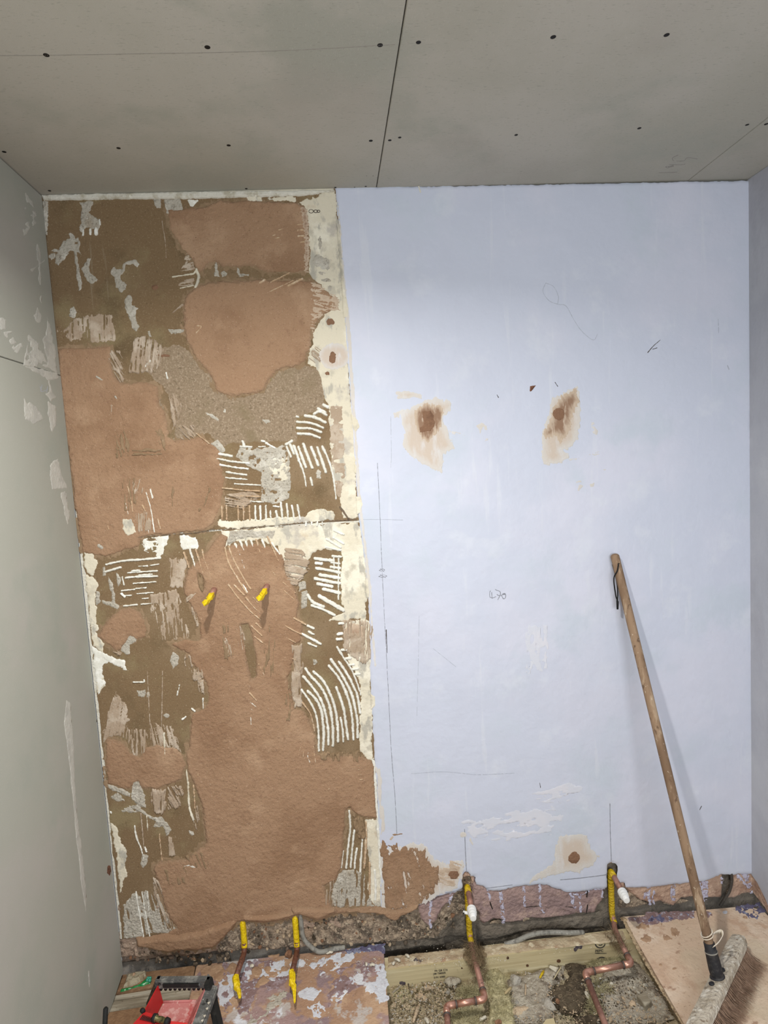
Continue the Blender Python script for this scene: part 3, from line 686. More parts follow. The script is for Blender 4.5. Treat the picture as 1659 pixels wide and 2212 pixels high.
# grey adhesive left on the boards
GREY = [
 zA([(375, 195), (440, 190), (505, 185), (490, 240), (462, 290), (545, 340), (575, 370), (550, 440), (520, 440), (470, 425), (415, 432), (400, 475), (378, 440), (395, 380), (390, 330), (402, 250)]),
 zA([(290, 470), (320, 472), (345, 520), (370, 510), (390, 580), (380, 620), (395, 665), (370, 640), (345, 642), (300, 630), (240, 720), (190, 757), (162, 740), (165, 680), (182, 645), (118, 632), (150, 608), (190, 620), (215, 590), (235, 540), (295, 520)]),
 zA([(328, 615), (352, 620), (377, 780), (395, 880), (402, 970), (380, 982), (360, 880), (348, 800)]),
 zA([(98, 680), (125, 650), (162, 655), (162, 692), (130, 712)]),
 zA([(455, 685), (477, 700), (467, 770), (485, 840), (522, 868), (538, 890), (490, 938), (450, 890), (430, 850), (398, 790), (420, 760)]),
 zA([(690, 770), (712, 790), (768, 795), (772, 738), (820, 718), (882, 708), (914, 750), (900, 778), (860, 748), (800, 758), (785, 812), (742, 870), (802, 930), (792, 980), (750, 1002), (710, 960), (693, 880), (658, 830), (668, 790)]),
 zA([(815, 1022), (852, 1045), (852, 1110), (908, 1140), (882, 1200), (892, 1260), (918, 1310), (890, 1347), (850, 1322), (830, 1240), (788, 1130), (788, 1075)]),
 zA([(1045, 168), (1107, 168), (1107, 245), (1075, 252), (1055, 220)]),
 zA([(1135, 168), (1275, 163), (1308, 265), (1240, 290), (1190, 308), (1160, 290), (1145, 240)]),
 zA([(48, 183), (108, 183), (97, 330), (92, 490), (70, 480), (55, 330)]),
 zA([(290, 1150), (330, 1128), (352, 1190), (337, 1242), (288, 1215)]),
 zA([(1168, 1328), (1262, 1332), (1335, 1332), (1300, 1368), (1200, 1377)]),
 zA([(985, 1350), (1010, 1340), (1030, 1400), (1000, 1410)]),
 zD([(370, 760), (480, 762), (560, 790), (640, 760), (700, 775), (762, 735), (792, 800), (812, 880), (818, 1120), (800, 1230), (740, 1262), (660, 1285), (560, 1250), (552, 1000), (440, 940), (330, 860)]),
 zD([(40, 455), (120, 470), (180, 520), (185, 545), (110, 510)]),
 zD([(560, 520), (630, 520), (635, 545), (600, 560)]),
 zD([(220, 425), (242, 430), (238, 465), (218, 455)]),
 zD([(90, 740), (160, 705), (220, 760), (240, 810), (190, 830), (150, 780)]),
 zD([(1070, 960), (1098, 1000), (1090, 1050), (1050, 1050), (1045, 1005)]),
 zE([(300, 575), (330, 640), (352, 700), (372, 780), (372, 870), (422, 900), (400, 932), (250, 865), (240, 838), (338, 858), (338, 770), (308, 690)]),
 zE([(385, 558), (432, 600), (432, 660), (405, 692), (383, 620)]),
 zE([(500, 1188), (592, 1198), (594, 1260), (522, 1290), (528, 1380), (480, 1388), (430, 1350), (450, 1280)]),
 zE([(965, 1365), (1025, 1400), (1025, 1490), (965, 1540), (928, 1460)]),
 zE([(175, 745), (215, 740), (222, 850), (180, 900)]),
 zE([(245, 500), (270, 490), (275, 580), (250, 585)]),
 zF([(110, 118), (280, 108), (552, 108), (520, 195), (300, 182), (200, 200), (75, 275)]),
 zF([(760, 600), (835, 578), (832, 662), (765, 692)]),
 zF([(788, 690), (842, 678), (845, 830), (790, 855)]),
 zF([(895, 1330), (935, 1320), (945, 1360), (905, 1385)]),
 zG([(500, 1128), (572, 1118), (632, 1280), (642, 1400), (560, 1372), (488, 1290)]),
 zG([(250, 1158), (380, 1190), (482, 1250), (482, 1292), (330, 1232), (258, 1202)]),
 zG([(385, 1420), (470, 1378), (560, 1368), (625, 1430), (700, 1490), (800, 1488), (862, 1560), (905, 1620), (860, 1685), (820, 1592), (720, 1592), (742, 1540), (580, 1442), (400, 1442)]),
 zG([(280, 1290), (350, 1240), (400, 1290), (425, 1325), (340, 1330)]),
 zG([(550, 200), (600, 205), (635, 190), (640, 240), (625, 268), (565, 258)]),
 zG([(650, 205), (685, 205), (680, 250), (655, 262)]),
 zG([(820, 450), (852, 428), (882, 455), (845, 480)]),
 zG([(1085, 1640), (1130, 1635), (1140, 1670), (1110, 1690), (1088, 1670)]),
 zJ([(340, 365), (388, 380), (382, 440), (345, 482), (323, 455)]),
 zJ([(178, 790), (250, 705), (330, 680), (420, 668), (470, 700), (540, 860), (650, 1030), (420, 1020), (350, 1052), (178, 1072), (182, 900)]),
 zJ([(400, 1060), (470, 1080), (440, 1130), (330, 1135), (350, 1085)]),
 zK([(470, 620), (500, 540), (540, 500), (640, 490), (680, 515), (725, 530), (728, 800), (640, 800), (520, 815), (470, 800), (440, 720), (460, 650)]),
 zK([(735, 800), (768, 700), (790, 780), (830, 800), (740, 812)]),
 zB([(250, 720), (268, 688), (278, 750), (292, 820), (250, 825)]),
 zB([(305, 790), (330, 765), (358, 790), (350, 825), (318, 822)]),
 zB([(440, 740), (465, 745), (468, 790), (550, 798), (540, 815), (465, 826), (445, 800)]),
]
for i, p in enumerate(GREY):
    big = len(p) > 9
    hi = i in (13,)
    L('adhesive_residue', 'grey_adhesive', p, th=1.9 if i in (25, 26, 27) else 1.5, edge=((1.4, 9, 9, 0), (1.2, 4, 4, 0)), step=1.5, relief=((.55, 6, 5, 0),), gap={13: (-.55, 9, 9, 0, 8), 38: (-.22, 46, 6, 78, 7), 40: (-.38, 46, 6, 92, 7), 31: (-.5, 14, 4, 30, 8), 1: (-.7, 10, 6, -50, 8)}.get(i))
for e in ((1140, 690, 55, 60), (1200, 740, 45, 30), (1200, 850, 50, 25), (1232, 915, 25, 28), (1150, 540, 22, 60), (1195, 700, 45, 40), (1165, 790, 40, 22)):
    L('adhesive_residue', 'grey_adhesive', zB(ell(*e, 12)), th=1.75, edge=((2.5, 8, 8, 0), (1.2, 4, 4, 0)), step=1.5)
# pink grey band at the joint and the lip of old skim over the lilac paint
L('skim_patch', 'smear', zD([(1172, 400), (1282, 400), (1300, 700), (1312, 1050), (1272, 1222), (1225, 1185), (1205, 1000), (1172, 700)]), th=1.9, gap=(-.3, 14, 26, 90, 8))
for p in (zB([(1293, 365), (1325, 382), (1330, 560), (1342, 710), (1366, 960), (1392, 1100), (1392, 1172), (1350, 1170), (1345, 1000), (1330, 800), (1308, 560)]),
          zD([(1360, 470), (1420, 530), (1435, 590), (1400, 640), (1380, 600), (1370, 540)]), zD([(1410, 1215), (1450, 1215), (1465, 1280), (1440, 1350), (1415, 1370)]),
          zD([(1395, 900), (1412, 950), (1405, 1010), (1392, 990)]), zF([(1395, 560), (1420, 560), (1430, 740), (1400, 745)]), zH([(1400, 210), (1440, 235), (1442, 320), (1405, 350)])):
    patch(coat, 'skim_lip', 'cream_skim', p, th=1.0, base=CO, edge=((1.2, 8, 8, 0),), step=1.5)

# pale brushed smears of thin plaster
SM = [
 (zA([(370, 1230), (480, 1210), (668, 1198), (692, 1300), (708, 1450), (650, 1440), (500, 1452), (450, 1400), (370, 1422), (300, 1440), (250, 1400), (280, 1350), (190, 1360), (168, 1338), (240, 1345), (290, 1280)]), 88, -.35),
 (zA([(870, 1420), (960, 1388), (1100, 1450), (1132, 1520), (1100, 1620), (1060, 1720), (820, 1720), (840, 1560)]), 95, -.25),
 (zA([(1330, 630), (1402, 720), (1412, 790), (1280, 812), (1330, 720)]), -15, -.2),
 (zA([(1290, 910), (1402, 880), (1402, 936), (1265, 946)]), -10, -.2),
 (zA([(650, 1520), (740, 1530), (780, 1600), (760, 1700), (690, 1700), (640, 1600)]), 60, -.1),
 (zC([(600, 0), (680, 60), (740, 160), (700, 210), (650, 150)]), 60, -.2),
 (zC([(1160, 280), (1220, 320), (1280, 420), (1250, 560), (1200, 640), (1180, 480)]), 80, -.2),
 (zC([(1250, 600), (1400, 600), (1400, 740), (1260, 750)]), 45, 0),
 (zC([(820, 1130), (900, 1110), (920, 1230), (860, 1330), (820, 1230)]), 100, -.1),
 (zC([(850, 1440), (940, 1420), (1010, 1500), (990, 1600), (860, 1610)]), 90, -.4),
 (zE([(930, 410), (1082, 405), (1112, 490), (1082, 560), (1062, 700), (930, 712)]), 90, -.45),
 (zE([(720, 780), (930, 740), (1000, 730), (1062, 860), (1010, 905), (960, 885), (900, 905), (750, 870)]), 85, -.45),
 (zE([(735, 880), (1062, 870), (1100, 1000), (1135, 1240), (1050, 1245), (930, 1240), (860, 1245), (760, 980)]), 84, .12),
 (zE([(1150, 860), (1200, 900), (1232, 1080), (1200, 1112), (1190, 1000), (1148, 940)]), 80, -.5),
 (zE([(1158, 1490), (1282, 1530), (1292, 1610), (1180, 1665), (1158, 1600)]), 85, -.4),
 (zE([(1080, 1390), (1160, 1400), (1150, 1560), (1090, 1500)]), 80, 0),
 (zE([(1095, 800), (1150, 770), (1210, 765), (1150, 840), (1110, 860)]), -40, -.4),
 (zE([(270, 1300), (330, 1330), (440, 1380), (420, 1400), (300, 1350)]), 20, -.1),
 (zF([(50, 1120), (92, 1120), (140, 1250), (132, 1325), (80, 1290)]), 80, -.5),
 (zF([(160, 1030), (220, 1000), (262, 1200), (230, 1260), (180, 1180)]), 80, -.2),
 (zF([(700, 1190), (800, 1180), (802, 1420), (760, 1560), (772, 1680), (690, 1680), (702, 1500), (720, 1400)]), 90, -.5),
 (zH([(640, 0), (740, 0), (748, 340), (690, 340), (660, 200)]), 90, -.6),
 (zF([(640, 280), (780, 280), (862, 400), (862, 480), (800, 560), (742, 640), (650, 600), (620, 450)]), 10, -.45),
 (zG([(330, 205), (382, 270), (442, 340), (462, 400), (452, 470), (480, 500), (440, 522), (440, 690), (330, 655), (250, 690), (200, 760), (208, 590), (260, 400)]), 99, -.3),
 (zG([(450, 590), (650, 600), (640, 830), (572, 880), (500, 850), (450, 700)]), 88, -.05),
 (zG([(690, 540), (800, 540), (900, 560), (1015, 850), (960, 795), (700, 765)]), 76, -.05),
 (zG([(690, 1210), (842, 1210), (852, 1400), (800, 1472), (720, 1432)]), 92, -.4),
 (zG([(862, 1180), (1000, 1168), (1032, 1250), (1002, 1380), (870, 1420)]), 60, -.05),
 (zG([(1130, 1380), (1190, 1380), (1200, 1500), (1160, 1620), (1130, 1540)]), 80, 0),
 (zG([(860, 1690), (940, 1680), (940, 1880), (870, 1890)]), 90, -.1),
 (zG([(1110, 0), (1230, 0), (1250, 60), (1180, 100), (1120, 80)]), 80, -.4),
 (zG([(1170, 90), (1260, 80), (1240, 240), (1190, 200)]), 80, .05),
 (zJ([(430, 560), (500, 600), (540, 800), (640, 1000), (560, 1010), (470, 800), (430, 700)]), 70, -.05),
 (zK([(400, 600), (470, 560), (450, 700), (470, 800), (400, 780)]), 92, .05),
 (zF([(1180, 960), (1400, 960), (1460, 1010), (1460, 1320), (1380, 1370), (1260, 1300), (1180, 1220)]), 93, -.25),
 (zB([(1110, 1420), (1040, 1540), (1150, 1560), (1160, 1450)]), 40, -.1),
 (zD([(230, 1190), (440, 1170), (560, 1210), (440, 1280), (380, 1330), (230, 1280)]), 10, -.1),
]
for i, (p, a, g) in enumerate(SM):
    L('plaster_smear', 'smear', p, th=5.2 if i not in (0, 2, 3, 10, 11, 12, 23, 24, 25) else 1.7, edge=((3.0, 22, 4, a), (1.5, 9, 2.5, a)), gap=(g-.05, 30, 2.4, a, 6), step=1.25, relief=((.2, 16, 3, a),))

# thick fresh plaster patches
P1 = [(362, 453), (366, 496), (391, 532), (412, 556), (430, 590), (447, 575), (463, 565), (483, 577), (552, 576), (577, 590), (610, 586), (663, 588), (667, 542), (666, 504), (663, 466), (658, 448), (643, 438), (577, 435), (532, 433), (501, 438), (476, 432), (450, 445), (415, 451)]
P2 = [(400, 640), (396, 665), (396, 703), (405, 740), (417, 766), (436, 790), (454, 806), (466, 843), (488, 853), (510, 857), (530, 852), (551, 850), (570, 843), (584, 816), (599, 799), (625, 793), (647, 790), (660, 775), (672, 745), (673, 714), (688, 694), (699, 678), (728, 668), (724, 641), (699, 625), (673, 608), (615, 606), (552, 605), (476, 608), (433, 615), (410, 628)]
P3 = [(124, 752), (160, 750), (200, 752), (239, 748), (238, 771), (247, 814), (262, 828), (283, 826), (315, 826), (341, 835), (343, 872), (357, 890), (361, 910), (362, 945), (375, 950), (400, 948), (430, 944), (452, 956), (478, 978), (472, 997), (485, 1033), (481, 1057), (478, 1089), (469, 1110), (461, 1132), (443, 1146), (352, 1155), (306, 1160), (300, 1180), (265, 1190), (229, 1204), (178, 1192), (168, 1130), (158, 1060), (145, 960), (132, 850)]
P4 = [(462, 1165), (479, 1152), (492, 1160), (488, 1189), (500, 1178), (516, 1176), (548, 1176), (580, 1182), (598, 1190), (610, 1200), (612, 1212), (617, 1235), (630, 1255), (639, 1276), (646, 1303), (642, 1338), (653, 1345), (653, 1367), (651, 1383), (630, 1393), (636, 1409), (630, 1445), (622, 1464), (625, 1480), (631, 1496), (636, 1532), (654, 1535), (670, 1560), (679, 1587), (686, 1628), (720, 1635), (746, 1633), (778, 1633), (805, 1642), (810, 1656), (812, 1725), (817, 1768), (789, 1766), (764, 1755), (755, 1745), (746, 1748), (743, 1793), (737, 1874), (724, 1900), (700, 1911), (705, 1935), (717, 1957), (745, 1963), (815, 1955), (820, 1972), (779, 1968), (745, 1972), (724, 1974), (704, 1982), (686, 1989), (662, 1982), (647, 1976), (624, 1984), (583, 1993), (528, 1990), (513, 1991), (500, 2005), (479, 2030), (461, 2043), (386, 2050), (344, 2051), (330, 2044), (350, 2022), (381, 2004), (365, 1983), (350, 1937), (331, 1874), (339, 1861), (401, 1854), (446, 1820), (440, 1776), (437, 1740), (433, 1724), (404, 1663), (404, 1631), (412, 1577), (416, 1541), (442, 1530), (452, 1509), (444, 1471), (432, 1450), (415, 1432), (408, 1411), (366, 1390), (400, 1383), (432, 1382), (432, 1348), (408, 1301), (398, 1280), (398, 1255), (402, 1234), (425, 1215), (445, 1195)]
P5 = [(231, 1593), (250, 1596), (271, 1608), (285, 1629), (302, 1634), (315, 1615), (340, 1611), (383, 1617), (397, 1634), (404, 1653), (393, 1684), (366, 1695), (340, 1705), (307, 1701), (298, 1686), (281, 1703), (260, 1701), (233, 1693), (226, 1619)]
P7 = [(259, 1315), (284, 1312), (305, 1325), (316, 1352), (316, 1375), (294, 1382), (280, 1372), (275, 1390), (254, 1407), (233, 1392), (210, 1375), (221, 1354), (240, 1331)]
PR = ((.6, 150, 110, 0), (.45, 26, 14, -30), (.35, 7, 6, 0))
def PL(poly, th=3.0, edge=((2.2, 20, 16, 0), (1.6, 6, 5, 0)), rel=PR, m='plaster_wet', step=2.0, **k):
    L('plaster_film', 'plaster_film', poly, th=.9, edge=((6, 26, 8, 75), (4, 9, 4, 75), (1.5, 4, 3, 0)), grow=5.0, step=2.0, gap=(-.55, 30, 5, 80, 8), **{q: v for q, v in k.items() if q == 'sub'})
    return L('plaster_patch', m, poly, th=th, edge=edge, relief=rel, feather=4, step=step, **k)
PL(P1); PL(P2, edge=((2.0, 20, 16, 0), (3.0, 16, 3, 20)), sub=()); PL(P3, gap=None)
PL(P4, th=4.0, rel=((1.1, 170, 120, 0), (.6, 30, 16, -30), (.38, 6, 5, 0)), sub=(zF([(225, 1000), (285, 992), (320, 1090), (365, 1330), (360, 1480), (320, 1520), (275, 1330)]), zE([(1225, 560), (1260, 580), (1290, 660), (1270, 750), (1230, 700)]) ))
PL(P5, th=2.6); PL(P7, th=2.6, m='plaster_wet')
PL(zF(ell(1290, 1070, 105, 82)), th=2.2, m='plaster_thin', edge=((2, 3, 10, 0),), tw=30)
for e, m in (((714, 696, 10, 8), 'filler_brown'), ((722, 770, 34, 30), 'pale_wash'), ((719, 772, 9, 14), 'filler_brown'), ((707, 806, 6, 5), 'filler_brown'), ((353, 768, 14, 4), 'filler_brown'), ((335, 620, 8, 6), 'filler_brown')):
    L('filler_spot', m, ell(*e), th=1.9 if m == 'pale_wash' else 2.6, edge=((2.0, 8, 8, 0), (1.2, 3, 3, 0)), step=1.3)
PL(zC([(680, 280), (1050, 260), (1060, 400), (1125, 480), (1140, 570), (1020, 660), (1080, 760), (980, 800), (800, 790), (760, 650), (690, 520)]), th=3.6)
PL(zB([(1060, 850), (1120, 880), (1220, 950), (1305, 985), (1318, 1050), (1312, 1105), (1230, 1110), (1180, 1140), (1120, 1210), (1090, 1290), (1060, 1250), (1080, 1050)]), th=3.4, m='plaster_thin', edge=((5, 26, 2.5, 12), (3, 10, 2, 12)), step=1.5, gap=(-.6, 26, 2.5, 12, 6), tw=26)
PL(zB([(960, 200), (1030, 230), (1052, 300), (1058, 450), (1062, 600), (1050, 780), (1010, 780), (1010, 500), (990, 300)]), th=3.4, m='plaster_thin', edge=((3, 14, 2.5, 0), (2, 6, 2, 0)), step=1.5, tw=12)
# damp olive tide marks and thin places in the plaster
FILM = [(zC([(810, 840), (960, 810), (1080, 840), (1105, 885), (980, 905), (820, 895)]), 0, -.3), (zC([(640, 700), (740, 640), (800, 790), (760, 900), (660, 920), (620, 820)]), 80, -.1), (zC([(1020, 650), (1080, 630), (1125, 700), (1120, 850), (1060, 760)]), 80, -.5),
        (zC([(1190, 1140), (1215, 1150), (1200, 1280), (1205, 1400), (1180, 1390)]), 85, -.6), (zC([(1530, 1200), (1560, 1190), (1500, 1360), (1450, 1420), (1440, 1530), (1425, 1520), (1440, 1400), (1500, 1330)]), 85, -.7), (zC([(700, 1100), (850, 1100), (850, 1400), (740, 1420)]), 88, .1),
        (zF([(430, 960), (540, 960), (560, 1500), (440, 1500)]), 90, .15), (zH([(590, 60), (650, 200), (660, 480), (590, 470)]), 90, -.15), (zF([(40, 1000), (120, 1000), (160, 1300), (60, 1330)]), 85, .05), (zH([(900, 770), (1290, 760), (1300, 850), (1100, 850), (920, 830)]), 85, -.3), (zH([(1210, 1330), (1340, 1390), (1350, 1560), (1290, 1570), (1230, 1440)]), 80, -.6),
        (zE([(1215, 540), (1260, 580), (1290, 660), (1270, 760), (1230, 700), (1230, 620)]), 70, -.6), (zJ([(700, 380), (860, 330), (900, 480), (760, 470)]), 70, .1), (zJ([(520, 480), (700, 460), (720, 600), (560, 620)]), 75, .2)]
for p, a, g in FILM:
    L('tide_mark', 'plaster_film', p, th=6.2, edge=((3, 20, 4, a), (1.5, 7, 3, a)), gap=(g, 30, 4, a, 6), step=1.6)
for z, pts, w in ((zJ, [(700, 400), (860, 385), (1000, 320), (1150, 262), (1300, 310), (1450, 362)], 5), (zH, [(560, 1215), (700, 1240), (900, 1245)], 6), (zE, [(1370, 1250), (1375, 1400), (1380, 1540)], 5), (zJ, [(1075, 590), (1090, 700), (1120, 860)], 8), (zC, [(680, 500), (720, 600), (790, 760)], 6)):
    P = z(pts); patch(brd(P), 'trowel_ridge', 'plaster_wet', None, step=1.1, edge=((.6, 6, 6, 0),), th=6.5, feather=2.5, line=(P, w/3.8, w/4.4))
# overhanging lips where the plaster runs down over the broken foot of the wall
L('plaster_lip', 'plaster_wet', zJ([(290, 1060), (480, 1030), (640, 1025), (860, 985), (1000, 930), (1100, 905), (1135, 915), (1080, 985), (1000, 1082), (930, 1132), (800, 1150), (640, 1158), (560, 1175), (480, 1165), (420, 1140), (300, 1125)]), th=15, feather=9, relief=((1.5, 24, 14, 0), (.5, 7, 6, 0)), edge=((2, 16, 12, 0),), base=1.5)
L('plaster_lip', 'plaster_wet', zK([(560, 835), (700, 812), (830, 806), (1000, 815), (1100, 790), (1175, 770), (1165, 812), (1100, 850), (1040, 872), (985, 915), (960, 912), (870, 860), (760, 850), (650, 845)]), th=13, feather=7, relief=((1.5, 20, 14, 0), (.5, 7, 6, 0)), edge=((2, 14, 10, 0),), base=1.5)
L('plaster_lip', 'plaster_wet', zJ([(1135, 915), (1180, 870), (1400, 860), (1560, 830), (1640, 815), (1650, 868), (1600, 880), (1560, 892), (1400, 928), (1190, 918)]), th=11, feather=10, relief=((1.0, 24, 14, 0), (.4, 7, 6, 0)), edge=((1.5, 16, 12, 0),), base=1.5)
L('plaster_lip', 'plaster_wet', zK([(110, 800), (180, 790), (320, 800), (470, 800), (500, 840), (400, 882), (330, 912), (240, 885), (180, 862), (120, 875)]), th=11, feather=9, relief=((1.0, 24, 14, 0), (.4, 7, 6, 0)), edge=((1.5, 16, 12, 0),), base=1.5)

# rows of notched adhesive ridges
def ridges(z, rows, m='white_adhesive', th=4.4):
    for r in rows:
        pts, w0 = r[0], r[1]
        w1 = r[2] if len(r) > 2 else w0
        mm = r[3] if len(r) > 3 else m
        s = {zD: 4.1475, zE: 4.74, zK: 3.858, zB: 3.95, zJ: 3.858, zG: 4.74, zA: 4.1475, zC: 4.366}.get(z, 4.366)
        P = z(pts)
        patch(brd(P), 'adhesive_ridge', mm, None, step=1.15, edge=((.75, 7, 7, 0), (.5, 3, 3, 0)), th=th+(2.6 if mm == 'coated_adhesive' else 0), feather=2.0, line=(P, w0/s, w1/s), base=.2)
CA = 'coated_adhesive'
ridges(zD, [([(950, 490), (1040, 505), (1130, 548)], 28), ([(875, 545), (1000, 555), (1112, 597)], 22), ([(880, 600), (1000, 605), (1092, 637)], 22), ([(885, 650), (990, 655), (1080, 687)], 24),
            ([(1030, 470), (1080, 452), (1140, 482)], 26), ([(1115, 392), (1152, 412)], 30), ([(1065, 425), (1130, 460)], 24), ([(872, 498), (888, 500)], 18), ([(780, 745), (830, 715)], 24), ([(785, 770), (822, 855)], 22), ([(815, 745), (850, 830)], 22),
            ([(850, 760), (900, 900), (940, 1010), (960, 1125)], 26, 10), ([(890, 770), (955, 950)], 25), ([(935, 745), (1012, 955)], 26), ([(1005, 770), (1067, 932)], 24), ([(1060, 775), (1137, 995)], 24),
            ([(1105, 765), (1165, 900), (1205, 1050), (1227, 1235)], 24, 12), ([(1000, 1050), (1015, 1110)], 20),
            ([(180, 832), (292, 850)], 22), ([(160, 873), (300, 900), (452, 916)], 20), ([(190, 930), (300, 950), (437, 966)], 18), ([(245, 995), (422, 1020)], 18), ([(240, 1045), (430, 1060)], 14), ([(320, 1100), (552, 1112)], 14),
            ([(210, 1138), (380, 1155), (542, 1166)], 14, 14, CA), ([(340, 1207), (552, 1215)], 14, 14, CA), ([(450, 1255), (572, 1262)], 14), ([(390, 720), (405, 765)], 26), ([(370, 765), (470, 768)], 16), ([(535, 768), (590, 765)], 14), ([(560, 715), (590, 720)], 16), ([(600, 735), (680, 780)], 22)])
ridges(zD, [([(x, 1298), (x+3, 1420)], 17, 17, CA if x < 460 else 'white_adhesive') for x in (205, 245, 350, 398, 452, 503, 548, 598)] +
           [([(640, 1340), (642, 1400)], 14), ([(690, 1345), (702, 1400)], 22), ([(732, 1268), (748, 1415)], 20), ([(785, 1280), (800, 1420)], 18), ([(832, 1295), (855, 1425)], 18), ([(880, 1288), (905, 1415)], 18), ([(665, 1300), (715, 1306)], 18)] +
           [([(958, 1440), (958, 1475)], 20), ([(1008, 1445), (1010, 1470)], 16), ([(1058, 1445), (1058, 1475)], 20), ([(1103, 1440), (1105, 1470)], 14)])
ridges(zC, [([(945, 1240), (990, 1400), (1022, 1610)], 20), ([(985, 1210), (1005, 1290)], 26), ([(770, 1180), (800, 1290), (820, 1420)], 16, 16, CA), ([(750, 1340), (775, 1440)], 16), ([(1055, 1490), (1080, 1580)], 16, 16, CA), ([(965, 1590), (972, 1625)], 14), ([(910, 1360), (940, 1420)], 22, 14, CA)])
ridges(zE, [([(280, 470), (450, 435), (650, 420), (835, 402)], 22), ([(275, 545), (430, 498)], 25), ([(730, 480), (822, 468)], 12), ([(610, 490), (705, 485)], 10), ([(500, 556), (802, 535)], 14), ([(540, 538), (620, 530)], 18), ([(480, 607), (620, 595), (802, 590)], 22), ([(620, 580), (750, 572)], 18), ([(560, 665), (790, 648)], 12),
            ([(440, 740), (570, 725)], 16), ([(585, 718), (690, 708)], 12), ([(600, 770), (762, 757)], 14), ([(450, 790), (545, 785)], 12), ([(650, 820), (710, 815)], 12), ([(460, 895), (600, 880)], 18), ([(640, 878), (742, 868)], 12), ([(445, 600), (465, 680)], 14), ([(440, 770), (470, 800)], 24),
            ([(1080, 350), (1130, 500)], 22, 18, CA), ([(1140, 320), (1180, 450), (1216, 560)], 22, 14), ([(1200, 320), (1240, 440), (1277, 557)], 18, 14, CA), ([(1265, 320), (1290, 420), (1357, 585)], 18, 14, CA), ([(680, 270), (695, 320)], 16), ([(745, 265), (755, 320)], 16), ([(1410, 985), (1415, 1030)], 16)])
ridges(zF, [([(70, 275), (110, 420), (180, 545), (275, 700)], 22, 24, CA), ([(240, 620), (282, 690)], 26, 24), ([(110, 270), (155, 390), (240, 545), (312, 662)], 24, 24, CA), ([(165, 240), (212, 340), (265, 495)], 24, 16), ([(215, 220), (262, 330), (300, 460)], 24, 14), ([(265, 220), (320, 365)], 24, 12), ([(315, 210), (372, 355)], 22, 10), ([(365, 200), (402, 315)], 20, 12, CA), ([(420, 200), (477, 345)], 20, 10),
            ([(470, 170), (520, 280), (578, 398)], 20, 14, CA), ([(510, 230), (612, 372)], 22, 14), ([(105, 620), (200, 750), (320, 880), (407, 952)], 24, 16, CA), ([(160, 625), (252, 718)], 26, 22, CA), ([(215, 605), (280, 690)], 26), ([(270, 745), (345, 835), (400, 885)], 20, 12, CA), ([(335, 740), (385, 795)], 16, 14, CA),
            ([(515, 490), (552, 540)], 18, 14, CA), ([(620, 600), (735, 700)], 16, 12, CA), ([(620, 670), (735, 772)], 16, 12, CA), ([(365, 985), (412, 1030)], 20, 16, CA), ([(320, 1010), (422, 1105)], 20, 20, CA), ([(350, 1110), (427, 1168)], 20, 20, CA),
            ([(640, 1010), (720, 1055), (800, 1092)], 18, 18, CA), ([(720, 935), (832, 1000)], 18, 18, CA), ([(650, 1120), (740, 1170)], 14, 12, CA), ([(800, 1090), (972, 1182)], 26), ([(855, 1175), (932, 1207)], 20), ([(860, 1065), (907, 1092)], 20), ([(850, 1012), (907, 1037)], 20), ([(710, 1320), (770, 1345)], 14, 12, CA), ([(390, 1370), (460, 1510)], 14, 8, CA), ([(280, 1560), (320, 1585)], 16),
            ([(920, 378), (1080, 397)], 30), ([(930, 420), (982, 427)], 30), ([(935, 470), (1060, 490), (1150, 512)], 28), ([(968, 530), (1150, 562)], 32), ([(920, 567), (1150, 612)], 30), ([(940, 617), (1080, 642)], 28), ([(1000, 667), (1150, 702)], 32), ([(960, 732), (1080, 802), (1185, 862)], 40), ([(850, 722), (900, 790), (1000, 832)], 30), ([(890, 822), (1000, 860), (1105, 912)], 26),
            ([(1085, 355), (1165, 360)], 22), ([(1070, 455), (1150, 470)], 26), ([(1075, 415), (1150, 425)], 20), ([(1095, 370), (1100, 470)], 18), ([(1140, 380), (1145, 500)], 18), ([(1030, 195), (1160, 272)], 26), ([(1090, 180), (1190, 240)], 22), ([(1100, 112), (1190, 150)], 26), ([(1140, 400), (1140, 760)], 14), ([(1020, 270), (1160, 300)], 20)])
for i, y in enumerate((990, 1090, 1140, 1240, 1320, 1380, 1420, 1468)):
    x = (1170, 1155, 1150, 1195, 1235, 1265, 1300, 1320)[i]
    ridges(zF, [([(x-22, y), (x+18, y-4)], 26)])
